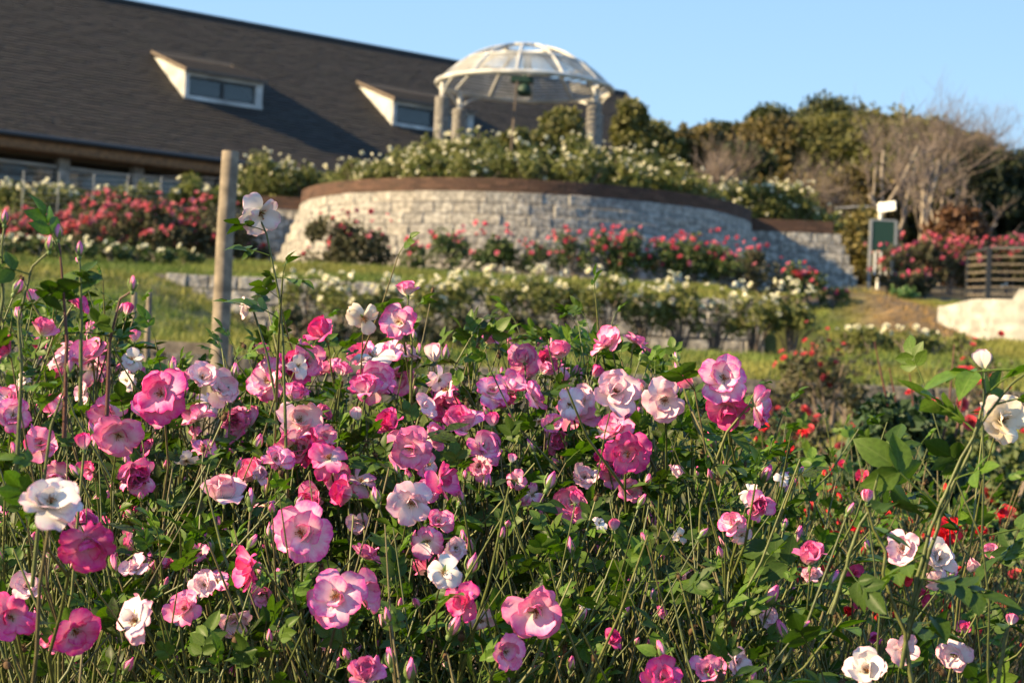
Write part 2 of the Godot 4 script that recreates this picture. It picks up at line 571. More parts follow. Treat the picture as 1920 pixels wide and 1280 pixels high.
func build_walls() -> void:
	stone_meshes()
	# the round wall; its face leans back
	var drum := thing("round_stone_wall", "round pale stone retaining wall with brick coping below the domed pergola", "wall", Vector3(DRUM.x, DRUM_BASE, DRUM.z))
	var radius := func(y): return 4.58 - 0.40 * y
	var ring := func(t, y):
		var a: float = t / 4.3
		var r: float = radius.call(y)
		var out := Vector3(sin(a), 0, cos(a))
		return [out * r + Vector3.UP * y, (out + Vector3.UP * 0.05).normalized(), Vector3(cos(a), 0, -sin(a))]
	lay_stones(drum, 12.8, DRUM_HIGH, 0.2, Vector2(0.34, 0.48), ring, M.stone, func(_y): return Vector2(-6.9, 6.9))
	core(drum, -6.9, 6.9, DRUM_HIGH, ring, 0.4, 40)
	coping(drum, -6.85, 6.85, DRUM_HIGH, 4, ring, 0.22)
	var bed := Shape.new()
	bed.lathe([Vector2(3.95, 1.54), Vector2(3.3, 1.62), Vector2(2.4, 1.78), Vector2(1.0, 1.86), Vector2(0.02, 1.88)], 40)
	part("soil", bed.commit(), M.soil, drum)
	# the two straight wings
	for w in [["pale straight stone wall with brick coping joining the round wall beside the pink hedge", -5.5, -3.7], ["grey straight stone wall with sloping end and brick coping, near the green notice board", 4.0, 5.78]]:
		var o := thing("stone_wall", w[0], "wall", Vector3(0, DRUM_BASE + 0.1, -32.45), 0.0, "straight walls flanking the round wall")
		var flat := func(t, y): return [Vector3(t, y, -0.30 * y), Vector3(0, 0.05, 1.0).normalized(), Vector3(1, 0, 0)]
		var high := 1.34
		var right: bool = w[1] > 0
		lay_stones(o, 0, high, 0.19, Vector2(0.28, 0.5), flat, M.stone, func(y): return Vector2(w[1], w[2] + (0.36 * (high - y) if right else 0.0)))
		core(o, w[1], w[2], high, flat, 0.5, 4)
		coping(o, w[1], w[2] - (0.12 if right else 0.0), high, 4, flat, 0.22)
		if right:
			var e := Shape.new()
			e.quad(Vector3(w[2] + 0.34 * high, -0.2, -0.02), Vector3(w[2], high, -0.42), Vector3(w[2], high, -1.0), Vector3(w[2] + 0.34 * high, -0.2, -1.0))
			part("end_face", e.commit(), M.stone[2], o)
	# the low wall behind the white rose bed, running out into the bank on the pale end
	var low := thing("retaining_wall", "low retaining wall of pale stones behind the row of white roses", "wall", Vector3(0, CAM.y + 0.42, -21.42))
	var face := func(t, y): return [Vector3(t, y, -0.12 * y), Vector3(0, 0.12, 0.99), Vector3(1, 0, 0)]
	var lowest := func(y): return Vector2(-4.25 + 1.6 * (1.0 - y / 0.82), 2.95)
	lay_stones(low, 0, 0.82, 0.165, Vector2(0.26, 0.46), face, M.stone, lowest)
	var lc := Shape.new()
	lc.quad(Vector3(-2.6, -0.2, -0.05), Vector3(-4.25, 0.81, -0.14), Vector3(2.95, 0.81, -0.14), Vector3(2.95, -0.2, -0.05))
	lc.quad(Vector3(2.95, -0.2, -0.02), Vector3(2.95, 0.81, -0.12), Vector3(2.95, 0.81, -1.2), Vector3(2.95, -0.2, -1.2))
	part("mortar", lc.commit(), M.mortar, low)
	# the lowest wall below the grass bank
	var kerb := thing("garden_wall", "lowest grey stone wall below the grass bank, behind the red roses", "wall", Vector3(0, CAM.y - 0.16, -13.9))
	lay_stones(kerb, 0, 0.36, 0.12, Vector2(0.16, 0.36), face, M.stone_low, func(_y): return Vector2(-4.5, 5.0))
	var kc := Shape.new()
	kc.quad(Vector3(-4.5, -0.3, -0.05), Vector3(-4.5, 0.35, -0.07), Vector3(5, 0.35, -0.07), Vector3(5, -0.3, -0.05))
	part("mortar", kc.commit(), M.mortar, kerb)


func build_white_wall() -> void:
	# the curved white wall with a stepped top: it sweeps up out of the grass at its pointed end
	var o := thing("white_wall", "low curved white wall with a stepped top below the metal railing", "wall", Vector3.ZERO)
	# plan: it starts facing the low sun and curves round towards the camera
	var s := Shape.new()
	var rows := PackedVector3Array()
	var back := PackedVector3Array()
	var n := 28
	for r in 5:
		for k in n + 1:
			var t := float(k) / n
			var px := lerpf(1754.0, 2080.0, t)
			var depth := 26.6 - 1.5 * sin(minf(t * 1.6, 1.0) * PI / 2) - 0.5 * t
			var p := at(px, 640, depth)
			var top := at(px, 573.0 - 15.0 * smoothstep(0.0, 0.24, t) + 5.0 * t - (20.0 if px > 1903.0 else 0.0), depth).y
			var foot := top - 0.9
			p.y = lerpf(foot, top, r / 4.0)
			rows.append(p + Vector3(0.01, 0, -0.02) * r)
			back.append(p + Vector3(0.10, 0, -0.30))
	s.sheet(rows, 5, n + 1)
	var cap := PackedVector3Array()
	for k in n + 1:
		cap.append(rows[4 * (n + 1) + k])
	for k in n + 1:
		cap.append(back[4 * (n + 1) + k])
	s.sheet(cap, 2, n + 1)
	part("wall_face", s.commit(), M.plaster, o)
	# the railing on the slope behind
	var rail := thing("metal_railing", "grey metal railing with thin horizontal bars above the white wall", "railing", Vector3.ZERO)
	var l := at(1812, 560, 29.0)
	var m := at(1852, 560, 27.6)
	var r2 := at(2000, 562, 27.2)
	for k in 6:
		var t := Shape.new()
		var h := Vector3.UP * (0.06 + k * 0.115)
		t.tube(PackedVector3Array([l + h, m + h, m + h * 1.0 + (r2 - m) * 0.02, r2 + h]), PackedFloat32Array([0.011, 0.011, 0.011, 0.011]), 6)
		part("rail", t.commit(), M.wood, rail)
	for p in [m, l, r2, m.lerp(r2, 0.5)]:
		var t := Shape.new()
		t.box(Transform3D(Basis(), p + Vector3.UP * 0.36), Vector3(0.07 if p == m else 0.035, 0.82, 0.05))
		part("post", t.commit(), M.dark_metal, rail)
	var topr := Shape.new()
	topr.tube(PackedVector3Array([l + Vector3.UP * 0.72, m + Vector3.UP * 0.76, r2 + Vector3.UP * 0.76]), PackedFloat32Array([0.022, 0.022, 0.022]), 6)
	part("handrail", topr.commit(), M.dark_metal, rail)


# ---------------------------------------------------------------- the long house with the shingled roof
func build_house() -> void:
	var e0 := at(-160, 226, 36.9)          # the eave, from outside the frame to its far end
	var e1 := at(1235, 411, 49.4)
	e0.y = CAM.y + 4.97
	e1.y = e0.y
	var dir := (e1 - e0).normalized()
	var out := Vector3(-dir.z, 0, dir.x)
	if out.z < 0:
		out = -out
	var length := 22.3
	var ridge := 24.5
	var house := thing("long_house", "long house with dark brown shingled roof and two white dormers", "house", e0)
	var base := Basis(dir, Vector3.UP, out)
	var depth := 6.4
	var high := 4.53
	# local axes: x along the eave, y up, z outwards (the roof climbs towards -z)
	var slope := Vector3(0, high, -depth).normalized()
	var run := sqrt(high * high + depth * depth)
	var nrm := Vector3(0, depth, high).normalized()
	var roof := node("roof", house, Transform3D(base, Vector3.ZERO))
	var deck := Shape.new()
	deck.quad(Vector3(0, 0, 0), Vector3(0, high, -depth), Vector3(ridge, high, -depth), Vector3(length, 0, 0))
	deck.quad(Vector3(length, 0, 0), Vector3(ridge, high, -depth), Vector3(ridge, high, -depth), Vector3(length, 0, -2 * depth))
	deck.quad(Vector3(length, 0, -2 * depth), Vector3(ridge, high, -depth), Vector3(0, high, -depth), Vector3(0, 0, -2 * depth))
	part("roof_deck", deck.commit(true), M.roof_deck, roof)
	# shingles, joined: a few pixels each
	var s := Shape.new()
	var expo := 0.145
	var rows := int(run / expo)
	for r in rows:
		var x := -R(0.0, 0.25)
		var up := r * expo
		var limit := lerpf(length, ridge, up / run)
		while x < limit:
			var w := R(0.17, 0.34)
			var x1 := minf(x + w - 0.006, limit)
			var tone := R(0.85, 1.15)
			s.tint = Color(0.052 * tone, 0.040 * tone, 0.032 * tone)
			var lift := R(0.016, 0.030)
			var lo := slope * (up - R(0.0, 0.012)) + nrm * lift
			var hi := slope * (up + expo + 0.02) + nrm * 0.006
			var a := Vector3(x, 0, 0)
			var b := Vector3(x1, 0, 0)
			s.quad(a + lo, a + hi, b + hi, b + lo)
			s.quad(a + lo - nrm * lift, a + lo, b + lo, b + lo - nrm * lift)
			x += w
	var sh := part("shingles", s.commit(true), M.shingle, roof)
	sh.set_meta("kind", "stuff")
	var cap := Shape.new()
	cap.tube(PackedVector3Array([Vector3(0, high + 0.03, -depth), Vector3(ridge, high + 0.03, -depth)]), PackedFloat32Array([0.07, 0.07]), 8, true)
	part("ridge_cap", cap.commit(), M.dark_metal, roof)
	var verge := Shape.new()
	verge.tube(PackedVector3Array([Vector3(length + 0.02, 0.02, 0), Vector3(ridge + 0.02, high + 0.03, -depth)]), PackedFloat32Array([0.07, 0.07]), 6, true)
	part("verge_board", verge.commit(), M.dark_metal, roof)
	# gutter, fascia and the wooden soffit
	var gut := Shape.new()
	gut.tube(PackedVector3Array([Vector3(0, -0.04, 0.06), Vector3(length, -0.04, 0.06)]), PackedFloat32Array([0.065, 0.065]), 8)
	part("gutter", gut.commit(), M.dark_metal, roof)
	var sof := Shape.new()
	sof.box(Transform3D(Basis(), Vector3(length / 2, -0.20, -0.03)), Vector3(length, 0.19, 0.05))
	sof.box(Transform3D(Basis(), Vector3(length / 2, -0.31, -0.42)), Vector3(length, 0.03, 0.74))
	part("soffit", sof.commit(), M.soffit, roof)
	# the wall under the eave: bays of glass between posts
	var wall := node("wall", house, Transform3D(base, Vector3.ZERO))
	var wz := -0.75
	var wh := 2.6
	var back := Shape.new()
	back.box(Transform3D(Basis(), Vector3(length / 2, -0.33 - wh / 2, wz - 2.4)), Vector3(length, wh, 0.1))
	back.box(Transform3D(Basis(), Vector3(length / 2, -0.38 - wh, wz - 1.2)), Vector3(length, 0.1, 2.5))
	back.box(Transform3D(Basis(), Vector3(length / 2, -0.30, wz - 1.2)), Vector3(length, 0.06, 2.5))
	for x in [0.0, length]:
		back.box(Transform3D(Basis(), Vector3(x, -0.33 - wh / 2, wz - 1.2)), Vector3(0.1, wh, 2.4))
	part("inner_wall", back.commit(), M.inner_wall, wall)
	var sill := Shape.new()
	sill.box(Transform3D(Basis(), Vector3(length / 2, -0.33 - wh + 0.2, wz)), Vector3(length, 0.4, 0.2))
	part("plinth", sill.commit(), M.plaster, wall)
	var bay := 0.0
	var k := 0
	while bay < length - 0.5:
		var w := 1.75
		var post := Shape.new()
		post.box(Transform3D(Basis(), Vector3(bay, -0.33 - wh / 2, wz + 0.06)), Vector3(0.24, wh, 0.24))
		part("post", post.commit(), M.plaster, wall)
		var lint := Shape.new()
		lint.box(Transform3D(Basis(), Vector3(bay + w / 2, -0.52, wz + 0.02)), Vector3(w - 0.26, 0.06, 0.12))
		part("lintel", lint.commit(), M.white_paint, wall)
		var mid := Shape.new()
		mid.box(Transform3D(Basis(), Vector3(bay + w / 2, -0.95, wz + 0.02)), Vector3(w - 0.26, 0.07, 0.1))
		mid.box(Transform3D(Basis(), Vector3(bay + w / 2, -1.6, wz + 0.02)), Vector3(0.06, 1.22, 0.09))
		part("window_frame", mid.commit(), M.soffit if k % 2 == 0 else M.dark_metal, wall)
		var g := Shape.new()
		g.box(Transform3D(Basis(), Vector3(bay + w / 2, -0.74, wz)), Vector3(w - 0.26, 0.36, 0.02))
		g.box(Transform3D(Basis(), Vector3(bay + w / 2, -1.62, wz)), Vector3(w - 0.26, 1.25, 0.02))
		part("pane", g.commit(), M.glass, wall)
		if k % 3 == 1:
			var br := Shape.new()
			br.tube(PackedVector3Array([Vector3(bay, -0.9, wz + 0.2), Vector3(bay, -0.34, -0.05)]), PackedFloat32Array([0.06, 0.06]), 6)
			part("bracket", br.commit(), M.dark_metal, wall)
		bay += w
		k += 1
	# dormers, each with a flat wedge roof
	for spot in [[345, 182, 482, 199], [735, 233, 880, 254]]:
		dormer(house, base, e0, spot, slope, high, depth)

# solves where the ray through a pixel meets the plane of the roof
func on_roof(px: float, py: float, origin: Vector3, n: Vector3) -> Vector3:
	var ray := (at(px, py, 1.0) - CAM)
	return CAM + ray * ((origin - CAM).dot(n) / ray.dot(n))

func dormer(house: Node3D, base: Basis, e0: Vector3, spot: Array, slope: Vector3, high: float, depth: float) -> void:
	var nrm := base * Vector3(0, depth, high).normalized()
	var inv := base.inverse()
	var p: Vector3 = inv * (on_roof(spot[0], spot[1], e0, nrm) - e0)
	var q: Vector3 = inv * (on_roof(spot[2], spot[3], e0, nrm) - e0)
	var w := q.x - p.x
	var o := node("dormer", house, Transform3D(base, base * p))
	var h := 0.60
	# side cheek: from the front face back to where the dormer roof meets the slope
	var rise_d := 0.34                      # how much the dormer roof climbs per metre
	var steep := high / depth
	var back := h / (steep - rise_d)
	for x in [0.0, w]:
		var c := Shape.new()
		var t := 0.05
		var a := Vector3(x - t, -0.05, 0.0)
		var b := Vector3(x - t, h, 0.0)
		var d := Vector3(x - t, h + back * rise_d, -back)
		var e := Vector3(2 * t, 0, 0)
		for q2 in [[a, d, b], [a + e, b + e, d + e]]:
			var i := c.add(q2[0])
			c.add(q2[1])
			c.add(q2[2])
			c.tri(i, i + 1, i + 2)
		c.quad(a, b, b + e, a + e)
		part("cheek", c.commit(true), M.white_paint, o)
	var f := Shape.new()
	f.box(Transform3D(Basis(), Vector3(w / 2, h - 0.035, 0.02)), Vector3(w + 0.1, 0.09, 0.10))
	f.box(Transform3D(Basis(), Vector3(w / 2, 0.0, 0.02)), Vector3(w + 0.1, 0.10, 0.12))
	f.box(Transform3D(Basis(), Vector3(0.02, h / 2 - 0.015, 0.02)), Vector3(0.11, h - 0.13, 0.098))
	f.box(Transform3D(Basis(), Vector3(w - 0.05, h / 2 - 0.015, 0.02)), Vector3(0.18, h - 0.13, 0.098))
	part("window_frame", f.commit(), M.white_paint, o)
	var g := Shape.new()
	g.box(Transform3D(Basis(), Vector3(w / 2, h / 2 - 0.02, -0.03)), Vector3(w - 0.1, h - 0.2, 0.02))
	part("pane", g.commit(), M.glass, o)
	var mu := Shape.new()
	mu.box(Transform3D(Basis(), Vector3(w / 2, h / 2 - 0.02, 0.0)), Vector3(0.06, h - 0.24, 0.05))
	mu.box(Transform3D(Basis(), Vector3(w / 2 - 0.04, 0.075, 0.0)), Vector3(w - 0.22, 0.04, 0.05))
	mu.box(Transform3D(Basis(), Vector3(w / 2 - 0.04, h - 0.10, 0.0)), Vector3(w - 0.22, 0.04, 0.05))
	part("mullion", mu.commit(), M.dark_metal, o)
	var rf := Shape.new()
	var lo := Vector3(-0.10, h + 0.0, 0.20)
	var hi := Vector3(-0.10, h + (back + 0.2) * rise_d, -back)
	var ww := Vector3(w + 0.2, 0, 0)
	var th := Vector3(0, 0.07, 0)
	var n := 7
	for k in n:
		var a2 := lo.lerp(hi, float(k) / n) + th * 1.3
		var b2 := lo.lerp(hi, float(k + 1) / n) + th
		rf.tint = Color(0.05, 0.04, 0.036) * R(0.8, 1.2)
		rf.quad(a2, b2, b2 + ww, a2 + ww)
	part("dormer_roof", rf.commit(true), M.shingle, o)
	var eave := Shape.new()
	eave.quad(lo, lo + th, lo + th + ww, lo + ww)
	eave.quad(lo, hi, hi + th, lo + th)
	eave.quad(lo + ww, lo + ww + th, hi + ww + th, hi + ww)
	eave.quad(lo, lo + ww, hi + ww, hi)
	part("eave_board", eave.commit(true), M.bark_grey, o)


# ---------------------------------------------------------------- the white dome on columns
func ring_path(radius: float, y: float, n := 48) -> PackedVector3Array:
	var p := PackedVector3Array()
	for k in n + 1:
		p.append(Vector3(cos(TAU * k / n) * radius, y, sin(TAU * k / n) * radius))
	return p

func same(value: float, n: int) -> PackedFloat32Array:
	var r := PackedFloat32Array()
	r.resize(n)
	r.fill(value)
	return r

func build_pergola() -> void:
	var centre := Vector3(0.02, CAM.y + 3.6, -33.4)
	var o := thing("domed_pergola", "white steel dome of ribs and rings on round concrete columns", "pergola", centre)
	var ring_y := 2.02
	var rad := 1.60
	var rise_ := 0.74
	# profile of the dome at share s of the radius
	var up := func(s): return ring_y + rise_ * (1.0 - pow(s, 2.3))
	var t := Shape.new()
	t.tube(ring_path(rad, ring_y), same(0.048, 49), 8)
	part("ring_beam", t.commit(), M.white_steel, o)
	t = Shape.new()
	t.tube(ring_path(rad * 0.70, up.call(0.70)), same(0.030, 49), 8)
	part("upper_ring", t.commit(), M.white_steel, o)
	t = Shape.new()
	t.tube(ring_path(rad * 0.24, up.call(0.24), 24), same(0.034, 25), 8)
	part("crown_ring", t.commit(), M.white_steel, o)
	for k in 8:
		var sh := 0.97 - k * 0.033
		t = Shape.new()
		t.tube(ring_path(rad * sh, up.call(sh) - 0.01), same(0.014, 49), 5)
		part("slat_ring", t.commit(), M.white_steel, o)
	for k in 12:
		var a := TAU * (k + 0.18) / 12
		var p := PackedVector3Array()
		for j in 11:
			var sh: float = lerpf(1.0, 0.24, j / 10.0)
			p.append(Vector3(cos(a) * rad * sh, up.call(sh), sin(a) * rad * sh))
		t = Shape.new()
		t.tube(p, same(0.033, 11), 6)
		part("rib", t.commit(), M.white_steel, o)
	# wire netting in the upper zone
	var net := Shape.new()
	for k in 24:
		var a := TAU * k / 24
		var p := PackedVector3Array()
		for j in 6:
			var sh: float = lerpf(0.70, 0.24, j / 5.0)
			p.append(Vector3(cos(a + j * 0.03) * rad * sh, up.call(sh) - 0.02, sin(a + j * 0.03) * rad * sh))
		net.tube(p, same(0.0028, 6), 3)
	for k in 5:
		var sh := lerpf(0.64, 0.32, k / 4.0)
		net.tube(ring_path(rad * sh, up.call(sh) - 0.02, 30), same(0.0028, 31), 3)
	part("wire_netting", net.commit(), M.white_steel, o)
	for c in [[-1.47, 0.45], [-1.20, -0.92], [1.26, 0.62], [1.36, -0.74]]:
		var foot := Vector3(c[0], 0, c[1])
		t = Shape.new()
		var prof := [Vector2(0.13, -0.4)]
		for j in 7:
			prof.append(Vector2(0.132, 0.05 + j * 0.23))
			prof.append(Vector2(0.127, 0.06 + j * 0.23))
			prof.append(Vector2(0.127, 0.07 + j * 0.23))
		prof += [Vector2(0.135, 1.68), Vector2(0.12, 1.70), Vector2(0.005, 1.70)]
		t.lathe(prof, 20, Transform3D(Basis(), foot))
		part("column", t.commit(), M.concrete, o)
		t = Shape.new()
		var head := Vector3(c[0], 0, c[1]).normalized() * rad * 0.985
		t.tube(PackedVector3Array([foot + Vector3.UP * 1.66, foot + Vector3.UP * 1.98]), same(0.05, 2), 8)
		t.tube(PackedVector3Array([foot + Vector3.UP * 1.94, Vector3(head.x, ring_y, head.z)]), same(0.04, 2), 8)
		part("column_head", t.commit(), M.white_steel, o)
		for side in [-1.0, 1.0]:
			var p := PackedVector3Array()
			var a0 := atan2(c[1], c[0])
			for j in 8:
				var s2 := j / 7.0
				var target := Vector3(cos(a0 + side * 0.36) * rad, ring_y, sin(a0 + side * 0.36) * rad)
				p.append(foot.lerp(Vector3(target.x, 0, target.z), s2) + Vector3.UP * (1.72 + (ring_y - 1.76) * sin(s2 * PI / 2)))
			t = Shape.new()
			t.tube(p, same(0.022, 8), 6)
			part("brace", t.commit(), M.white_steel, o)
	# what hangs in the middle
	var lamp := thing("hanging_fixture", "dark green fixture hanging under the middle of the white dome", "fixture", centre + Vector3(-0.05, 1.95, 0))
	t = Shape.new()
	t.box(Transform3D(Basis(), Vector3(0, 0.20, 0)), Vector3(0.42, 0.10, 0.2))
	part("bar", t.commit(), M.green_board, lamp)
	t = Shape.new()
	t.lathe([Vector2(0.02, -0.10), Vector2(0.12, -0.08), Vector2(0.14, 0.0), Vector2(0.10, 0.10), Vector2(0.03, 0.17), Vector2(0.02, 0.62)], 12, Transform3D(Basis(), Vector3(0.05, 0, 0)))
	part("bell_body", t.commit(), M.green_board, lamp)
	var pole := thing("slender_pole", "thin grey pole standing among the white roses below the dome", "pole", centre + Vector3(-0.18, 0, 0.6))
	t = Shape.new()
	t.tube(PackedVector3Array([Vector3(-0.05, -0.1, 0), Vector3(0.0, 1.0, 0), Vector3(0.04, 2.0, 0)]), same(0.022, 3), 6, true)
	part("shaft", t.commit(), M.bark_grey, pole)
	t = Shape.new()
	t.lathe([Vector2(0.005, 1.98), Vector2(0.035, 2.0), Vector2(0.005, 2.03)], 8, Transform3D(Basis(), Vector3(0.04, 0, 0)))
	part("finial", t.commit(), M.bark_grey, pole)


# ---------------------------------------------------------------- posts and signs
func build_furniture() -> void:
	# the tall round timber post with its rail
	var top := at(431, 284, 8.0)
	var foot := Vector3(top.x - 0.005, floor_y(top.x, top.z) - 0.05, top.z + 0.01)
	var post := thing("timber_post", "tall weathered round timber post standing beside the grass", "post", foot)
	var s := Shape.new()
	var path := PackedVector3Array()
	var radii := PackedFloat32Array()
	for k in 12:
		path.append((top - foot) * (k / 11.0) + Vector3(sin(k * 1.3) * 0.002, 0, cos(k) * 0.002))
		radii.append(0.041 - 0.004 * k / 11.0 + sin(k * 2.1) * 0.0006)
	s.tube(path, radii, 18, true)
	part("trunk_shaft", s.commit(), M.wood, post)
	var rail := thing("timber_rail", "horizontal squared timber rail fixed low beside the tall round post", "rail", at(350, 652, 8.1))
	s = Shape.new()
	s.box(Transform3D(Basis(Vector3.FORWARD, deg_to_rad(0.5)), Vector3.ZERO), Vector3(0.40, 0.05, 0.07))
	part("beam", s.commit(), M.wood, rail)
	s = Shape.new()
	s.box(Transform3D(Basis(), Vector3(-0.12, -0.45, 0)), Vector3(0.05, 0.86, 0.05))
	s.box(Transform3D(Basis(), Vector3(0.1, -0.45, 0)), Vector3(0.05, 0.86, 0.05))
	part("support", s.commit(), M.wood, rail)
	for k in 2:
		var p := at([252, 280][k], 548, [7.0, 7.1][k])
		var stake := thing("timber_stake", ["thin timber stake nearer the photo edge of the stake pair below the grass bank", "thin timber stake nearer the tall round post in the stake pair"][k], "stake", Vector3(p.x, floor_y(p.x, p.z), p.z), 0.0, "pair of thin stakes")
		s = Shape.new()
		s.tube(PackedVector3Array([Vector3(0, -0.1, 0), Vector3(0.004, (p.y - stake.position.y) * 0.5, 0), Vector3(0, p.y - stake.position.y, 0)]), PackedFloat32Array([0.0125, 0.012, 0.0115]), 10, true)
		part("shaft", s.commit(), M.wood, stake)
	# the notice board
	var b := at(1656, 442, 36.0)
	var board := thing("notice_board", "dark green notice board with grey frame standing beyond the stone wall end", "notice board", Vector3(b.x, floor_y(b.x, b.z), b.z))
	var h := b.y - board.position.y
	s = Shape.new()
	s.box(Transform3D(Basis(), Vector3(0, h, 0)), Vector3(0.44, 0.58, 0.04))
	part("panel", s.commit(), M.green_board, board)
	s = Shape.new()
	for x in [-0.245, 0.245]:
		s.box(Transform3D(Basis(), Vector3(x, h / 2 + 0.15, 0)), Vector3(0.05, h + 0.32, 0.06))
	s.box(Transform3D(Basis(), Vector3(0, h + 0.305, 0)), Vector3(0.436, 0.035, 0.055))
	part("frame", s.commit(), M.grey_metal, board)
	s = Shape.new()
	for k in 4:
		s.box(Transform3D(Basis(), Vector3(-0.16 + k * 0.11, h - 0.55, 0.1)), Vector3(0.035, 0.45, 0.035))
	part("picket", s.commit(), M.sign_white, board)
	var w := at(1664, 388, 37.0)
	var sign_ := thing("direction_sign", "white finger sign on a white post above the green notice board", "sign", Vector3(w.x, floor_y(w.x, w.z), w.z), deg_to_rad(-42))
	var sh := w.y - sign_.position.y
	s = Shape.new()
	s.tube(PackedVector3Array([Vector3(-0.15, 0, 0), Vector3(-0.15, sh + 0.10, 0)]), same(0.036, 2), 8, true)
	part("post", s.commit(), M.sign_white, sign_)
	s = Shape.new()
	s.box(Transform3D(Basis(Vector3.BACK, deg_to_rad(5)), Vector3(0.02, sh, 0.05)), Vector3(0.40, 0.18, 0.03))
	part("blade", s.commit(), M.sign_white, sign_)
	# the pipe rail in front of the shrubs
	var pr := at(1598, 388, 39.0)
	var pipe := thing("pipe_rail", "thin pale pipe rail in front of the olive shrubs", "rail", pr)
	s = Shape.new()
	s.tube(PackedVector3Array([Vector3(-0.36, -0.04, 0), Vector3(0, 0, 0), Vector3(0.36, 0.03, 0)]), same(0.012, 3), 6)
	part("bar", s.commit(), M.white_paint, pipe)
	s = Shape.new()
	for x in [-0.34, 0.34]:
		s.tube(PackedVector3Array([Vector3(x, -1.6, 0), Vector3(x, 0, 0)]), same(0.006, 2), 6)
	part("upright", s.commit(), M.white_paint, pipe)
	# wire trellis with posts below the house
	var tr := thing("wire_trellis", "wire trellis with thin posts carrying climbing roses below the long house", "trellis", Vector3.ZERO)
	var t0 := at(40, 400, 31.0)
	var t1 := at(420, 410, 33.0)
	for k in 9:
		s = Shape.new()
		var up := Vector3.UP * (k * 0.09)
		s.tube(PackedVector3Array([t0 + up, t0.lerp(t1, 0.5) + up, t1 + up]), same(0.0035, 3), 4)
		part("wire", s.commit(), M.grey_metal, tr)
	for k in 7:
		var p := t0.lerp(t1, k / 6.0)
		s = Shape.new()
		var g := floor_y(p.x, p.z)
		s.tube(PackedVector3Array([Vector3(p.x, g, p.z), p + Vector3.UP * 0.72]), same(0.009, 2), 6)
		part("post", s.commit(), M.grey_metal, tr)


# ---------------------------------------------------------------- plants seen from far off
func plant_meshes() -> void:
	# a spray of five small leaves
	mesh_of.spray = []
	for k in 4:
		var s := Shape.new()
		for j in 6:
			var dir := (rvec() + Vector3(0, 0.5, 0)).normalized()
			var b := along(dir, R(0, TAU))
			var l := R(0.5, 1.0)
			var w := l * R(0.26, 0.36)
			var foot := rvec() * 0.35
			var i := s.add(foot)
			s.add(foot + b * Vector3(-w, l * 0.5, 0.06))
			s.add(foot + b * Vector3(0, l, -0.1))
			s.add(foot + b * Vector3(w, l * 0.5, 0.06))
			s.tri(i, i + 1, i + 2)
			s.tri(i, i + 2, i + 3)
		mesh_of.spray.append(s.commit(true))
	# a whole small rose bloom for the distance
	mesh_of.bloom = []
	for k in 4:
		var s := Shape.new()
		for whorl in 3:
			var n := 5
			for j in n:
				var b := Basis(Vector3.UP, TAU * (j + 0.4 * whorl + R(-0.1, 0.1)) / n) * Basis(Vector3.RIGHT, [1.25, 0.85, 0.35][whorl] + R(-0.2, 0.2))
				var l: float = [0.52, 0.46, 0.36][whorl]
				var pts := PackedVector3Array()
				for r in 3:
					for q in 3:
						var w: float = [0.12, 0.30, 0.24][r]
						pts.append(b * Vector3((q - 1) * w, l * r / 2.0, -0.08 * absf(q - 1) + (-0.05 if r == 2 else 0.04 * r)))
				s.sheet(pts, 3, 3)
		mesh_of.bloom.append(s.commit())

# height and width in metres; the crown is an uneven mound of leaf sprays on visible stems
func bush(called: String, label: String, group: String, foot: Vector3, size: Vector3, leaves: int, tone: Array, blooms: int, bloom_mats: Array, bloom_size: float, opts := {}) -> Node3D:
	var o := thing(called, label, opts.get("category", "rose bush"), foot, 0.0, group)
	var stems := Shape.new()
	var tips := []
	var low: float = opts.get("low", 0.25)
	for k in int(opts.get("stems", 9)):
		var a := R(0, TAU)
		var q := sqrt(rng.randf())
		var tip := Vector3(cos(a) * q * size.x * 0.48, size.y * R(0.6, 0.95) * (1.0 - 0.35 * q * q), sin(a) * q * size.z * 0.48)
		tips.append(tip)
		var mid := Vector3(tip.x * 0.4, tip.y * 0.55, tip.z * 0.4)
		stems.tube(PackedVector3Array([Vector3(tip.x * 0.15, -0.05, tip.z * 0.15), mid, tip]), PackedFloat32Array([0.012, 0.008, 0.004]), 4)
	part("stems", stems.commit(), opts.get("stem_mat", M.twig), o)
	var places := []
	var tints := []
	var clumps := []
	for k in int(opts.get("clumps", 9)):
		var a := R(0, TAU)
		var q := sqrt(rng.randf())
		clumps.append([Vector3(cos(a) * q * size.x * 0.42, size.y * R(low + 0.1, 0.88) * (1.0 - 0.3 * q * q), sin(a) * q * size.z * 0.42), R(0.16, 0.30) * minf(size.x, size.y)])
	var leaf: float = opts.get("leaf", 0.09)
	for k in leaves:
		var c: Array = clumps[rng.randi() % clumps.size()]
		var p: Vector3 = c[0] + rvec().normalized() * c[1] * pow(rng.randf(), 0.4)
		p.y = maxf(p.y, 0.02)
		places.append(Transform3D(along(rvec(), R(0, TAU)).scaled(Vector3.ONE * leaf * R(0.7, 1.3)), p))
		var col: Color = (tone[0] as Color).lerp(tone[1], rng.randf()) * R(0.75, 1.25)
		col.a = 1.0
		tints.append(col)
	many("foliage", mesh_of.spray[rng.randi() % 4], M.leafy, o, places, tints)
	for k in blooms:
		var c: Array = clumps[rng.randi() % clumps.size()]
		var d := (rvec() + Vector3(-0.3, 0.9, 0.55)).normalized()
		var p: Vector3 = c[0] + d * c[1] * R(0.85, 1.15)
		if rng.randf() < float(opts.get("high_blooms", 0.4)):
			p.y = size.y * R(0.75, 1.02)
		var sz := bloom_size * R(0.75, 1.25)
		part("rose", mesh_of.bloom[rng.randi() % 4], bloom_mats[rng.randi() % bloom_mats.size()], o, Transform3D(along((d + rvec() * 0.4).normalized(), R(0, TAU)).scaled(Vector3.ONE * sz), p))
	return o

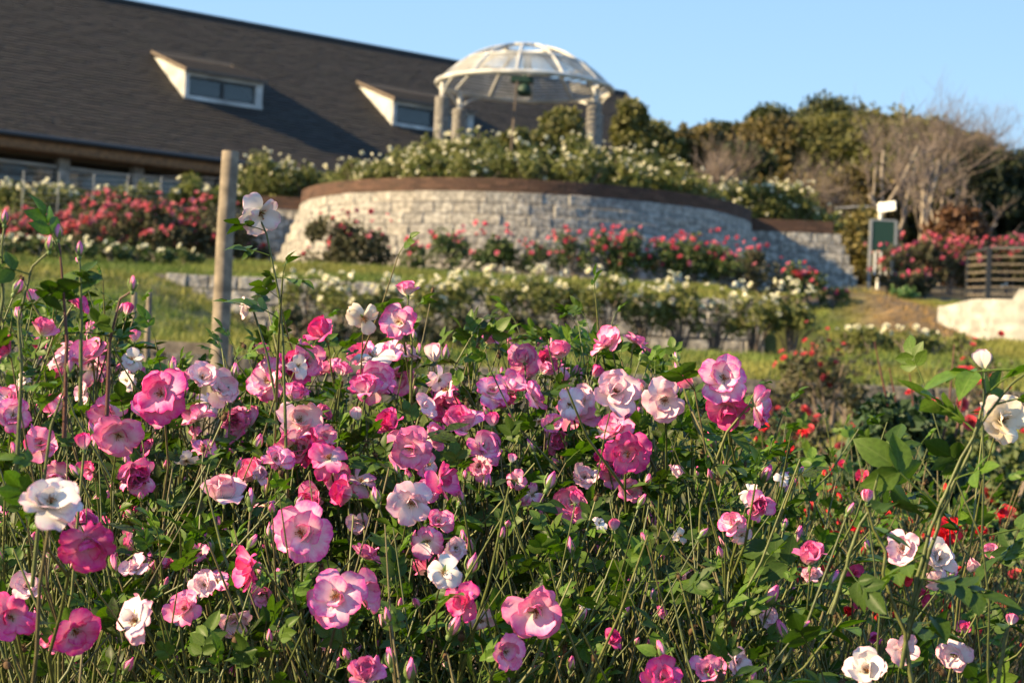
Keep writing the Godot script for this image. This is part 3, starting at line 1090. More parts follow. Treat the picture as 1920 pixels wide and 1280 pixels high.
const ORD := ["first", "second", "third", "fourth", "fifth", "sixth", "seventh", "eighth", "ninth", "tenth", "eleventh", "twelfth", "thirteenth", "fourteenth", "fifteenth", "sixteenth", "seventeenth", "eighteenth"]
var olive := [Color(0.105, 0.13, 0.03), Color(0.21, 0.205, 0.055)]
var mid_green := [Color(0.05, 0.085, 0.022), Color(0.11, 0.14, 0.035)]
var dull := [Color(0.055, 0.06, 0.025), Color(0.12, 0.10, 0.045)]

func build_far_roses() -> void:
	var white := [M.bloom_white]
	# white roses on the round terrace: a ring along the coping and a second ring round the columns
	for k in 13:
		var a := lerpf(-1.62, 1.62, k / 12.0)
		var p := Vector3(DRUM.x + sin(a) * 3.25, CAM.y + 3.2, DRUM.z + cos(a) * 3.25)
		bush("white_rose_bush", "white rose bush along the round brick coping, %s counted from the long-house side" % ORD[k], "white roses on the round terrace", p, Vector3(0.95, R(0.60, 0.85), 0.9), 600, olive, 24, white, 0.074, {"leaf": 0.068, "clumps": 14})
	for k in 9:
		var a := lerpf(-1.75, 1.75, k / 8.0)
		var p := Vector3(DRUM.x + sin(a) * 2.1, CAM.y + 3.4, DRUM.z + cos(a) * 2.1)
		bush("white_rose_bush", "white rose bush round the dome columns, %s from the long-house side" % ORD[k], "white roses on the round terrace", p, Vector3(1.0, R(0.90, 1.2), 1.0), 640, olive, 22, white, 0.074, {"leaf": 0.068, "clumps": 14})
	for k in 4:
		var p := on_ground(460 + k * 34, 34.0)
		bush("white_rose_bush", "white rose bush above the short pale wall, %s from the timber post" % ORD[k], "white roses above the straight walls", p, Vector3(1.0, R(0.75, 1.05), 0.9), 560, olive, 20, white, 0.074, {"leaf": 0.068, "clumps": 14})
	for k in 5:
		var p := on_ground(1370 + k * 38, 34.2)
		bush("white_rose_bush", "white rose bush above the grey straight wall, %s from the dome" % ORD[k], "white roses above the straight walls", p, Vector3(0.95, R(0.95, 1.15) - 0.04 * k, 0.9), 640, olive, 22, white, 0.074, {"leaf": 0.068, "clumps": 14})
	# climbing roses on the trellis under the eave
	for k in 6:
		var p := on_ground(120 + k * 56, 32.4)
		p.y = at(120 + k * 56, 415, 32.4).y
		bush("climbing_rose", "climbing rose with white blooms on the wire trellis, %s from the photo's edge" % ORD[k], "climbing roses on the trellis", p, Vector3(0.95, R(0.65, 1.0), 0.5), 300, olive, 5, white, 0.085, {"leaf": 0.08, "low": 0.4, "clumps": 6})
	# salmon-pink roses beside the long house
	var pinks := [[20, 30.0, 1.0, 0.75], [95, 29.5, 1.0, 0.75], [185, 30.3, 1.2, 1.05], [210, 28.8, 1.0, 0.85], [275, 28.6, 1.05, 0.9], [330, 29.4, 1.1, 1.0], [395, 29.0, 1.15, 1.05], [130, 28.2, 0.9, 0.6], [50, 28.4, 0.9, 0.55], [450, 29.6, 0.9, 0.7]]
	var pink_at := ["at the very edge of the photo below the house window", "low in front of the white roses", "tallest one, in front of the trellis", "middle one, below the tallest pink bush", "between the tallest pink bush and the timber post", "behind the trellis gap near the timber post", "directly before the timber post", "with deep red blooms, low in the front", "with red blooms, lowest by the photo edge", "just past the timber post below the pale wall"]
	for k in pinks.size():
		var d: Array = pinks[k]
		bush("pink_rose_bush", "salmon pink rose bush " + pink_at[k], "salmon pink roses by the long house", on_ground(d[0], d[1]), Vector3(d[2], d[3] * 1.12, 0.9), 460, dull, 54, M.bloom_salmon if k < 7 else M.bloom_red + M.bloom_salmon, 0.085, {"leaf": 0.075, "clumps": 12, "high_blooms": 0.3})
	for k in 3:
		var q := on_ground(10 + k * 42, 31.6)
		bush("white_rose_bush", "white rose bush behind the salmon pink roses, %s from the photo's edge" % ORD[k], "white roses behind the pink ones", q + Vector3(0, 0.1, 0), Vector3(0.7, 0.6, 0.6), 160, olive, 12, white, 0.10, {"leaf": 0.08, "high_blooms": 0.8})
	# low white roses in the grass below
	for k in 7:
		var px: float = [10, 70, 130, 205, 255, 285, 340][k]
		bush("low_white_rose", "low white rose below the pink bushes, %s from the photo's edge" % ORD[k], "low white roses below the pink bushes", on_ground(px, [24.5, 24.5, 24.5, 24.8, 25.2, 25.0, 25.6][k]), Vector3(0.55, 0.32 if k < 4 else 0.26, 0.5), 130, mid_green, [7, 7, 6, 6, 5, 4, 3][k], white, 0.085, {"leaf": 0.07, "high_blooms": 0.7})
	# pink and red roses at the foot of the round wall
	var row := [[640, 28.2, 1.35, 0.84, 26, "broad dark-leaved one before sunlit stones"], [765, 27.6, 0.4, 0.36, 8, "sparse one next to the broad bush"], [832, 27.8, 0.62, 0.55, 9, "thin one before the sunlit end"], [915, 27.8, 0.65, 0.62, 12, "upright one where the wall turns shady"], [992, 27.8, 0.5, 0.45, 7, "small greenish one past the turn"], [1068, 27.7, 0.6, 0.60, 18, "compact one with a bright pink crown"], [1130, 27.7, 0.6, 0.58, 16, "bright one, fifth in the shaded stretch"], [1178, 27.8, 0.7, 0.66, 20, "fullest of the shaded stretch"], [1235, 27.8, 0.6, 0.55, 14, "one below the leaning course of stones"], [1300, 27.9, 0.75, 0.66, 15, "leggy one with mixed red and pink blooms"], [1352, 27.9, 0.7, 0.60, 12, "one beside the little white stake"], [1415, 28.0, 0.95, 0.75, 12, "large dark one with few blooms"], [1500, 27.6, 0.6, 0.56, 18, "round one at the sloping wall end"], [1560, 27.8, 0.4, 0.24, 4, "tiny one at the sloping corner"]]
	for k in row.size():
		var d: Array = row[k]
		bush("red_rose_bush", "pink-red rose bush by the round wall, " + d[5], "pink-red roses along the round wall", on_ground(d[0], d[1]), Vector3(d[2] * 1.15, d[3] * (1.3 if k else 1.1), 0.55 if k else 0.8), int(420 * d[2] * d[3] / 0.5) + (500 if k == 0 else 0), dull if k in [0, 11] else mid_green, int(d[4] * 1.5), M.bloom_pink if k != 12 else M.bloom_red + M.bloom_pink, 0.078, {"leaf": 0.065, "clumps": 10 if k else 24, "high_blooms": 0.35, "low": 0.25 if k else 0.02})
	# the row of white roses before the low wall: leggy, the wall shows through
	for k in 14:
		var px := 575 + k * 70.0
		bush("white_rose_bush", "leggy white rose bush before the low retaining wall, %s from the timber post" % ORD[k], "white roses before the low wall", on_ground(px, 20.4 + R(-0.25, 0.25)), Vector3(0.66, R(0.74, 0.92), 0.5), 230, olive, 18, white, 0.068, {"leaf": 0.06, "low": 0.45, "high_blooms": 0.6, "stems": 16, "stem_mat": M.bark_grey})
	for k in 7:
		var px := 560 + k * 78.0
		bush("low_shrub", "low dark reddish-green shrub in front of the white roses, %s from the timber post" % ORD[k], "dark shrubs before the white roses", on_ground(px, 17.2 + R(-0.4, 0.4)), Vector3(0.6, R(0.30, 0.45), 0.5), 190, [Color(0.03, 0.045, 0.018), Color(0.09, 0.075, 0.035)], 0, white, 0.06, {"leaf": 0.06, "category": "shrub"})
	for k in 5:
		bush("low_shrub", "low twiggy shrub before the lowest wall, %s from the pink cluster" % ORD[k], "twiggy shrubs before the lowest wall", on_ground([1300, 1350, 1400, 1455, 1600][k], 13.2), Vector3(0.42, R(0.26, 0.4), 0.4), 130, dull, 0, white, 0.06, {"leaf": 0.05, "category": "shrub"})
	for k in 6:
		bush("low_white_rose", "low white rose in the grass before the white wall, %s from the rose row" % ORD[k], "low white roses before the white wall", on_ground([1590, 1630, 1668, 1702, 1748, 1815][k], 19.6 + R(-0.2, 0.2)), Vector3(0.36, 0.30, 0.3), 70, olive, [6, 6, 5, 5, 4, 2][k], white, 0.062, {"leaf": 0.055, "high_blooms": 0.8})
	# the magenta hedge behind the railing
	for k in 7:
		var px: float = [1672, 1722, 1775, 1830, 1885, 1930, 1700][k]
		bush("magenta_rose_bush", "magenta and pink rose bush behind the railing, %s from the notice board" % ORD[k] if k < 6 else "low pink rose bush at the foot of the magenta hedge", "magenta hedge by the railing", on_ground(px, 36.0 if k < 6 else 34.2), Vector3(1.0, [0.95, 1.15, 1.2, 1.15, 1.2, 1.2, 0.5][k], 0.9), 420, dull, 40 if k < 6 else 20, M.bloom_magenta + M.bloom_salmon, 0.085, {"leaf": 0.08, "clumps": 12})
	bush("grassy_tuft", "bright green leafy tuft at the foot of the magenta hedge", "", on_ground(1690, 32.5), Vector3(0.5, 0.36, 0.4), 170, [Color(0.10, 0.20, 0.06), Color(0.15, 0.26, 0.08)], 0, white, 0.05, {"leaf": 0.09, "category": "shrub"})
	# red roses on the lower lawn
	var reds := [[1440, 11.0, 0.36, 0.34, 8, "low one at its edge"], [1500, 10.6, 0.40, 0.36, 9, "second low one, nearest the little trunk"], [1560, 12.6, 0.75, 0.75, 14, "tall one with a bare stem"], [1500, 12.8, 0.6, 0.62, 9, "thin one close to the pink cluster"], [1880, 12.4, 0.8, 0.70, 14, "one at the photo's far edge"], [1620, 9.0, 0.5, 0.55, 6, "one half hidden behind the dark glossy bush"]]
	for k in reds.size():
		var d: Array = reds[k]
		bush("red_rose_bush", "red rose bush on the lower lawn, " + d[5], "red roses on the lower lawn", on_ground(d[0], d[1]), Vector3(d[2], d[3], 0.4), 170, dull, d[4], M.bloom_red, 0.045, {"leaf": 0.045, "low": 0.35 if k in [2, 3] else 0.2, "stem_mat": M.bark_grey})
	var fill := [[1590, 7.6, 0.34, 6], [1660, 7.2, 0.40, 7], [1795, 7.4, 0.62, 8], [1850, 6.8, 0.62, 8], [1905, 7.2, 0.68, 9], [1560, 6.0, 0.26, 6], [1640, 5.6, 0.30, 6], [1830, 5.6, 0.42, 7], [1900, 5.4, 0.42, 7], [1480, 6.6, 0.22, 5]]
	var told := ["first beyond the nearer ones, small", "below the glossy bush", "just past the glossy bush", "tall one past the glossy bush", "tallest at the photo's far edge", "low one nearest the pink cluster", "low one under the red shoots", "nearer one below the tall ones", "nearer one at the photo's far edge", "smallest beside the lawn"]
	for k in fill.size():
		var d: Array = fill[k]
		bush("red_rose_bush", "dark red-flowered rose bush below the lawn, " + told[k], "red roses between lawn and near roses", on_ground(d[0], d[1]), Vector3(0.42, d[2] + 0.36, 0.4), 360, mid_green, d[3], M.bloom_red, 0.05, {"leaf": 0.05, "low": 0.15, "clumps": 12})
	# the dark glossy bush in the middle distance
	var g := bush("glossy_bush", "dark green bush with glossy leaves and long red shoots among the red roses", "", on_ground(1722, 6.2), Vector3(0.50, 1.16, 0.45), 900, [Color(0.020, 0.050, 0.018), Color(0.045, 0.085, 0.03)], 4, M.bloom_red, 0.05, {"leaf": 0.055, "low": 0.3, "category": "bush", "clumps": 26})
	for k in 5:
		var tip := at([1640, 1668, 1706, 1790, 1812][k], [640, 690, 700, 645, 700][k], 6.2) - g.position
		var s := Shape.new()
		var from := Vector3(tip.x * 0.5, 0.7, 0)
		s.tube(PackedVector3Array([from, from.lerp(tip, 0.5) + Vector3(0.02, 0.03, 0), tip]), PackedFloat32Array([0.006, 0.0045, 0.002]), 5)
		part("shoot", s.commit(), M.cane_red, g)


# ---------------------------------------------------------------- trees
func limb(s: Shape, fine: Shape, from: Vector3, dir: Vector3, length: float, radius: float, level: int, spread: float, top: int) -> void:
	var n := 4
	var path := PackedVector3Array([from])
	var radii := PackedFloat32Array([radius])
	var d := dir
	for k in n:
		d = (d + rvec() * 0.16 + Vector3.UP * 0.05).normalized()
		path.append(path[k] + d * length / n)
		radii.append(radius * lerpf(1.0, 0.55, (k + 1.0) / n))
	(s if level < 2 else fine).tube(path, radii, 6 if level < 2 else 3)
	if level >= top:
		return
	var kids := 3 if level < 2 else 4
	for k in kids + rng.randi() % 2:
		var t := R(0.45, 1.0)
		var p := path[clampi(int(t * n), 1, n)]
		var nd := (d + rvec().normalized() * spread).normalized()
		limb(s, fine, p, nd, length * R(0.55, 0.8), radius * R(0.42, 0.6), level + 1, spread, top)

func bare_tree(label: String, foot: Vector3, high: float, lean: Vector3, radius: float, bark: Material, spread := 0.75, stems := 1, top := 4) -> void:
	var o := thing("bare_tree", label, "tree", foot, 0.0, "bare trees on the slope")
	var s := Shape.new()
	var fine := Shape.new()
	for k in stems:
		var dir := (Vector3.UP + lean + (rvec() * 0.35 if stems > 1 else Vector3.ZERO)).normalized()
		limb(s, fine, Vector3(R(-0.1, 0.1), -0.1, R(-0.1, 0.1)) if stems > 1 else Vector3(0, -0.1, 0), dir, high * R(0.42, 0.5), radius, 0, spread, top)
	part("trunk", s.commit(), bark, o)
	part("branches", fine.commit(), M.twig, o)

func leafy_tree(called: String, label: String, foot: Vector3, size: Vector3, tone: Array, leaves: int, clumps: int, leaf := 0.24, group := "evergreens on the slope") -> void:
	var o := thing(called, label, "tree" if size.y > 2.6 else "shrub", foot, 0.0, group)
	var s := Shape.new()
	var places := []
	var tints := []
	s.tube(PackedVector3Array([Vector3(0, -0.2, 0), Vector3(0.05, size.y * 0.35, 0), Vector3(0, size.y * 0.7, 0)]), PackedFloat32Array([0.11, 0.08, 0.04]), 7)
	for k in clumps:
		var a := R(0, TAU)
		var q := sqrt(rng.randf())
		var h := R(0.12, 1.0)
		var wide := sqrt(maxf(0.05, 1.0 - pow(h * 1.0, 2.2)))
		var c := Vector3(cos(a) * q * size.x * 0.5 * wide, h * size.y * 0.92, sin(a) * q * size.z * 0.5 * wide)
		var r := R(0.09, 0.20) * minf(size.x, size.y)
		s.tube(PackedVector3Array([Vector3(0, c.y * 0.5, 0), c * 0.6 + Vector3(0, c.y * 0.15, 0), c]), PackedFloat32Array([0.04, 0.025, 0.01]), 4)
		var hue := rng.randf()
		for j in leaves / clumps:
			var p := c + rvec().normalized() * r * pow(rng.randf(), 0.5) * Vector3(1.25, 0.85, 1.25)
			places.append(Transform3D(along(rvec(), R(0, TAU)).scaled(Vector3.ONE * leaf * R(0.7, 1.4)), p))
			var col: Color = (tone[0] as Color).lerp(tone[1], clampf(hue * 0.6 + rng.randf() * 0.4, 0, 1)) * R(0.75, 1.25)
			col.a = 1.0
			tints.append(col)
	part("trunk", s.commit(), M.bark_dark, o)
	many("crown", mesh_of.spray[rng.randi() % 4], M.leafy, o, places, tints)

func build_trees() -> void:
	var dark := [Color(0.016, 0.028, 0.009), Color(0.07, 0.08, 0.020)]
	var brown := [Color(0.09, 0.075, 0.026), Color(0.20, 0.145, 0.045)]
	var moss := [Color(0.065, 0.075, 0.018), Color(0.17, 0.155, 0.038)]
	# px, top py, width px, depth, tone
	var list := [
		["evergreen_tree", "dark evergreen behind the pollarded pale trunks", 1240, 255, 170, 50.0, dark], ["evergreen_tree", "dark evergreen with a gap of sky under its crown, near the leaning branch", 1340, 235, 150, 54.0, dark],
		["evergreen_tree", "dark tall evergreen with a spiky top, left of the highest crown", 1425, 190, 130, 52.0, dark], ["evergreen_tree", "highest evergreen with olive top and loose sprigs against the sky", 1545, 182, 200, 53.0, [Color(0.03, 0.045, 0.014), Color(0.10, 0.10, 0.028)]],
		["evergreen_tree", "black-green evergreen filling the photo's edge", 1850, 290, 230, 43.0, [Color(0.012, 0.022, 0.008), Color(0.04, 0.05, 0.014)]], ["evergreen_tree", "low dark evergreen at the farthest photo edge", 1925, 340, 170, 44.0, [Color(0.012, 0.022, 0.008), Color(0.04, 0.05, 0.014)]], ["evergreen_tree", "dark evergreen behind the brown twiggy trees", 1660, 260, 210, 55.0, [Color(0.03, 0.04, 0.014), Color(0.09, 0.085, 0.03)]],
		["olive_shrub", "olive green shrub behind the dome's far columns", 1030, 205, 150, 43.0, moss], ["olive_shrub", "olive green shrub between the dome and the house end", 1170, 185, 110, 44.0, moss], ["olive_shrub", "small olive shrub seen below the dome ring", 950, 235, 70, 42.0, moss],
		["brown_shrub", "brownish shrub above the white roses, under the slender trunk", 1475, 320, 160, 43.0, brown], ["brown_shrub", "rusty olive shrub behind the pipe rail", 1590, 325, 170, 42.0, brown], ["brown_shrub", "tall olive-brown shrub behind the direction sign", 1690, 300, 190, 44.0, moss],
		["brown_shrub", "golden-brown shrub low between stone wall end and notice board", 1608, 405, 110, 38.5, [Color(0.13, 0.11, 0.03), Color(0.22, 0.17, 0.05)]], ["brown_shrub", "rust-red low shrub above the magenta hedge", 1790, 395, 110, 40.0, [Color(0.14, 0.06, 0.03), Color(0.2, 0.10, 0.05)]], ["brown_shrub", "dark brown shrub behind the notice board", 1745, 340, 130, 43.0, moss],
		["evergreen_tree", "low dark evergreen above the white roses by the leaning branch", 1390, 285, 150, 44.0, dark],
		["brown_shrub", "olive-brown thicket just past the dome's near column", 1210, 235, 150, 46.0, moss], ["brown_shrub", "brown thicket behind the pollarded trunks", 1300, 245, 170, 47.0, brown], ["brown_shrub", "tall brown thicket under the spiky evergreen", 1440, 225, 200, 48.0, brown],
		["brown_shrub", "olive thicket under the highest evergreen", 1530, 215, 230, 48.0, moss], ["brown_shrub", "broad golden-olive thicket behind the direction sign", 1645, 220, 250, 47.5, moss], ["brown_shrub", "brown thicket among the long pale limbs", 1745, 235, 240, 46.0, moss], ["brown_shrub", "dull brown thicket before the black-green evergreen", 1810, 275, 200, 44.0, brown],
		["evergreen_tree", "evergreen with pale top between highest crown and bare twigs", 1610, 205, 150, 56.0, [Color(0.035, 0.045, 0.014), Color(0.12, 0.11, 0.03)]], ["evergreen_tree", "narrow dark evergreen joining the spiky and the highest crown", 1480, 200, 130, 55.0, dark],
	]
	for t in list:
		var foot := on_ground(t[2], t[5])
		var top := at(t[2], t[3], t[5])
		var w: float = t[4] / F * t[5]
		var high := maxf(top.y - foot.y, 0.8)
		leafy_tree(t[0], t[1], foot, Vector3(w * 1.12, high * 1.04, w * 0.8), t[6], int(2600 + 2600 * w), int(40 + 18 * w), 0.15, "shrubs and evergreens on the slope")
	bare_tree("bare tree with two pale bent stems beside the house end", on_ground(1232, 42.0), 2.6, Vector3(-0.28, 0, 0), 0.055, M.bark_pale, 0.6, 2, 3)
	bare_tree("pollarded tree with a thick pale upright trunk and cut top", on_ground(1298, 41.0), 2.9, Vector3(-0.02, 0, 0), 0.085, M.bark_pale, 0.5, 2, 3)
	bare_tree("twiggy bush-like bare tree next to the pollarded trunk", on_ground(1318, 41.5), 2.9, Vector3(0.12, 0, 0), 0.05, M.bark_pale, 0.6, 3, 4)
	bare_tree("bare tree with one long limb leaning over the white roses", on_ground(1322, 39.5), 2.2, Vector3(0.95, 0, 0), 0.06, M.bark_pale, 0.6, 1, 3)
	bare_tree("slender bare tree with a fan of reddish twigs", on_ground(1450, 41.0), 3.6, Vector3(-0.05, 0, 0), 0.055, M.bark_pale, 0.7, 1, 4)
	bare_tree("bare tree with reddish spreading twigs below the highest evergreen", on_ground(1530, 41.5), 3.4, Vector3(0.05, 0, 0), 0.05, M.bark_grey, 0.85, 2, 4)
	bare_tree("large bare tree with long pale limbs behind the direction sign", on_ground(1720, 41.0), 5.0, Vector3(-0.25, 0, 0), 0.085, M.bark_pale, 0.85, 3, 3)
	bare_tree("bare tree with fine twigs standing highest against the blue sky", on_ground(1800, 44.0), 5.6, Vector3(0.05, 0, 0), 0.08, M.bark_grey, 0.8, 3, 5)
	bare_tree("bare tree leaning out over the magenta hedge", on_ground(1740, 40.0), 3.8, Vector3(0.55, 0, 0), 0.07, M.bark_pale, 0.8, 2, 3)
	bare_tree("bare tree with thin upright shoots behind the olive-brown shrub", on_ground(1650, 45.0), 5.2, Vector3(-0.1, 0, 0), 0.06, M.bark_pale, 0.6, 2, 4)


# ---------------------------------------------------------------- the roses close to the camera
func petal_mesh(wide: float, from: float, to: float, cross: float, ruffle: float) -> ArrayMesh:
	var s := Shape.new()
	var pts := PackedVector3Array()
	var rows := 7
	var cols := 7
	var prof := [0.13, 0.30, 0.43, 0.50, 0.52, 0.48, 0.36]
	var vs := [0.0, 0.18, 0.38, 0.58, 0.77, 0.92, 1.0]
	var ph := R(0, TAU)
	var notch := R(-0.05, 0.07)
	var skew := R(-0.12, 0.12)
	for r in rows:
		for k in cols:
			var q := k / (cols - 1.0) * 2.0 - 1.0
			var v: float = vs[r]
			var reach: float = v * (1.0 - 0.13 * pow(absf(q), 3.0) - notch * exp(-q * q * 9.0) + 0.02 * sin(q * 5.0 + ph))
			# follow the bend of the petal from its base
			var y := 0.0
			var z := 0.0
			for j in 6:
				var th := lerpf(from, to, (j + 0.5) / 6.0 * reach)
				y += cos(th) * reach / 6.0
				z += sin(th) * reach / 6.0
			var x: float = q * wide * prof[r] + skew * v * v * 0.5
			z -= cross * x * x
			z += ruffle * v * v * (sin(q * 4.6 + ph) + 0.5 * sin(q * 9.0 + ph * 2.0)) * (0.3 + absf(q))
			pts.append(Vector3(x, y, z))
	s.sheet(pts, rows, cols)
	return s.commit()

func rose_meshes() -> void:
	for k in ["outer", "mid", "inner", "wrap", "limp"]:
		mesh_of[k] = []
	for k in 5:
		mesh_of.outer.append(petal_mesh(R(0.80, 1.08), R(-0.40, -0.15), R(0.30, 0.85), R(-0.1, 0.45), R(0.04, 0.12)))
		mesh_of.mid.append(petal_mesh(R(0.9, 1.08), R(0.15, 0.35), R(-0.55, -0.15), R(0.3, 0.6), R(0.04, 0.10)))
		mesh_of.inner.append(petal_mesh(R(0.72, 0.95), R(0.4, 0.6), R(-1.3, -0.7), R(0.5, 0.9), R(0.02, 0.06)))
		mesh_of.wrap.append(petal_mesh(R(0.88, 1.0), R(0.38, 0.5), R(-0.6, -0.35), R(1.5, 1.9), R(0.0, 0.02)))
		mesh_of.limp.append(petal_mesh(R(0.6, 0.95), R(-0.5, 0.0), R(0.4, 1.2), R(-0.5, 0.4), R(0.06, 0.14)))
	# stamens
	mesh_of.stamens = []
	for k in 3:
		var s := Shape.new()
		for j in 22:
			var a := R(0, TAU)
			var lean := R(0.1, 0.9)
			var d := Vector3(cos(a) * sin(lean), cos(lean), sin(a) * sin(lean))
			var l := R(0.16, 0.26)
			s.tube(PackedVector3Array([d * 0.03, d * l * 0.8, d * l, d * (l + 0.02)]), PackedFloat32Array([0.006, 0.006, 0.018, 0.006]), 4)
		mesh_of.stamens.append(s.commit())
	# green cup with five narrow sepals
	mesh_of.calyx = []
	for k in 3:
		var s := Shape.new()
		s.lathe([Vector2(0.035, -0.34), Vector2(0.09, -0.28), Vector2(0.12, -0.18), Vector2(0.10, -0.07), Vector2(0.12, 0.0)], 8)
		for j in 5:
			var b := Basis(Vector3.UP, TAU * j / 5.0 + R(-0.2, 0.2)) * Basis(Vector3.RIGHT, R(0.5, 2.2))
			var pts := PackedVector3Array()
			for r in 4:
				for q in 3:
					pts.append(b * Vector3((q - 1) * [0.07, 0.09, 0.06, 0.006][r], 0.14 * r, 0.03 * absf(q - 1) + 0.02 * r * r) + Vector3(0, -0.05, 0))
			s.sheet(pts, 4, 3)
		mesh_of.calyx.append(s.commit())
	# a pointed bud: swirled petals and the sepals that still hold it
	mesh_of.bud_core = []
	mesh_of.bud_calyx = []
	for k in 3:
		var s := Shape.new()
		s.lathe([Vector2(0.10, 0.0), Vector2(0.22, 0.18), Vector2(0.25, 0.36), Vector2(0.21, 0.58), Vector2(0.12, 0.80), Vector2(0.04, 0.95), Vector2(0.0, 1.0)], 9)
		for i in s.v.size():
			var p := s.v[i]
			var ang := atan2(p.z, p.x)
			s.v[i] = p * (1.0 + 0.10 * sin(ang * 2.0 + p.y * 4.0 + k)) if p.y > 0.1 else p
			s.uv[i] = Vector2(fposmod(ang / TAU, 1.0), 0.35 + 0.6 * p.y)
		mesh_of.bud_core.append(s.commit())
		s = Shape.new()
		s.lathe([Vector2(0.05, -0.30), Vector2(0.13, -0.24), Vector2(0.16, -0.12), Vector2(0.13, 0.0), Vector2(0.17, 0.06)], 8)
		for j in 5:
			var b := Basis(Vector3.UP, TAU * j / 5.0)
			var opened := R(0.05, 0.5)
			var pts := PackedVector3Array()
			for r in 5:
				var y := r * 0.2
				var rad: float = [0.15, 0.25, 0.285, 0.22, 0.13][r] + opened * 0.12 * r
				for q in 3:
					pts.append(b * Vector3((q - 1) * [0.10, 0.12, 0.10, 0.05, 0.008][r], y, rad - 0.04 * absf(q - 1)))
			s.sheet(pts, 5, 3)
		mesh_of.bud_calyx.append(s.commit())
	# a withered head: brown hip with shrivelled threads
	var s := Shape.new()
	s.lathe([Vector2(0.05, -0.3), Vector2(0.24, -0.1), Vector2(0.28, 0.15), Vector2(0.18, 0.36), Vector2(0.08, 0.4)], 9)
	for j in 18:
		var d := (rvec() + Vector3(0, 1.1, 0)).normalized()
		s.tube(PackedVector3Array([Vector3(0, 0.3, 0), Vector3(0, 0.35, 0) + d * 0.25, Vector3(0, 0.3, 0) + d * R(0.35, 0.6) + rvec() * 0.1]), PackedFloat32Array([0.03, 0.03, 0.012]), 3)
	mesh_of.hip = s.commit()
	# compound leaves of five leaflets, and one of three
	mesh_of.leaf = []
	for k in 8:
		mesh_of.leaf.append(leaf_mesh([5, 5, 5, 7, 3, 5, 3, 5][k]))

func leaflet(s: Shape, foot: Vector3, dir: Vector3, normal: Vector3, l: float) -> void:
	var side := dir.cross(normal).normalized()
	var n := side.cross(dir).normalized()
	var fold := R(0.1, 0.5)
	var droop := R(-0.1, 0.35)
	var twist := R(-0.35, 0.35)
	var first := s.v.size()
	var ts := [0.0, 0.14, 0.36, 0.6, 0.82, 1.0]
	var ws := [0.02, 0.19, 0.30, 0.27, 0.145, 0.0]
	for r in 6:
		for q in 5:
			var e := (q - 2) / 2.0
			var t: float = ts[r]
			var x: float = e * ws[r] * l * R(0.92, 1.08)
			var p := foot + dir * (t * l - absf(e) * 0.03 * l) + side * x + n * (absf(x) * fold - droop * t * t * l + x * twist * t)
			s.add(p, Vector2((e + 1.0) / 2.0, t))
	for r in 5:
		for q in 4:
			var a := first + r * 5 + q
			s.tri(a, a + 5, a + 6)
			s.tri(a, a + 6, a + 1)

# length one; grows along +y, upper side towards +z
func leaf_mesh(count: int) -> ArrayMesh:
	var s := Shape.new()
	var path := PackedVector3Array()
	for k in 5:
		var t := k / 4.0
		path.append(Vector3(R(-0.01, 0.01), t * 0.6, -0.10 * t * t))
	s.tube(path, PackedFloat32Array([0.014, 0.012, 0.011, 0.009, 0.007]), 4)
	for i in s.uv.size():
		s.uv[i] = Vector2(0.5, 0.3)
	leaflet(s, path[4], Vector3(R(-0.15, 0.15), 1, -0.3).normalized(), Vector3(0, 0.3, 1), R(0.40, 0.5))
	for k in (count - 1) / 2:
		var p := path[3 - k] + (path[4] - path[3]) * 0.4
		for side in [-1.0, 1.0]:
			leaflet(s, p, Vector3(side * R(0.75, 1.0), R(0.35, 0.75), R(-0.3, 0.15)).normalized(), Vector3(side * R(-0.3, 0.3), 0, 1), R(0.34, 0.44) - 0.05 * k)
	return s.commit()

func petal(o: Node3D, kind: String, tone: String, turn: float, tilt: float, size: float, off := 0.05) -> void:
	var b := Basis(Vector3.UP, turn) * Basis(Vector3.RIGHT, tilt) * Basis(Vector3.UP, R(-0.25, 0.25))
	var meshes: Array = mesh_of[kind]
	var mats: Array = M.petal[tone]
	part("petal", meshes[rng.randi() % meshes.size()], mats[rng.randi() % mats.size()], o, Transform3D(b.scaled(Vector3.ONE * size), Basis(Vector3.UP, turn) * Vector3(0, 0, off) * size))

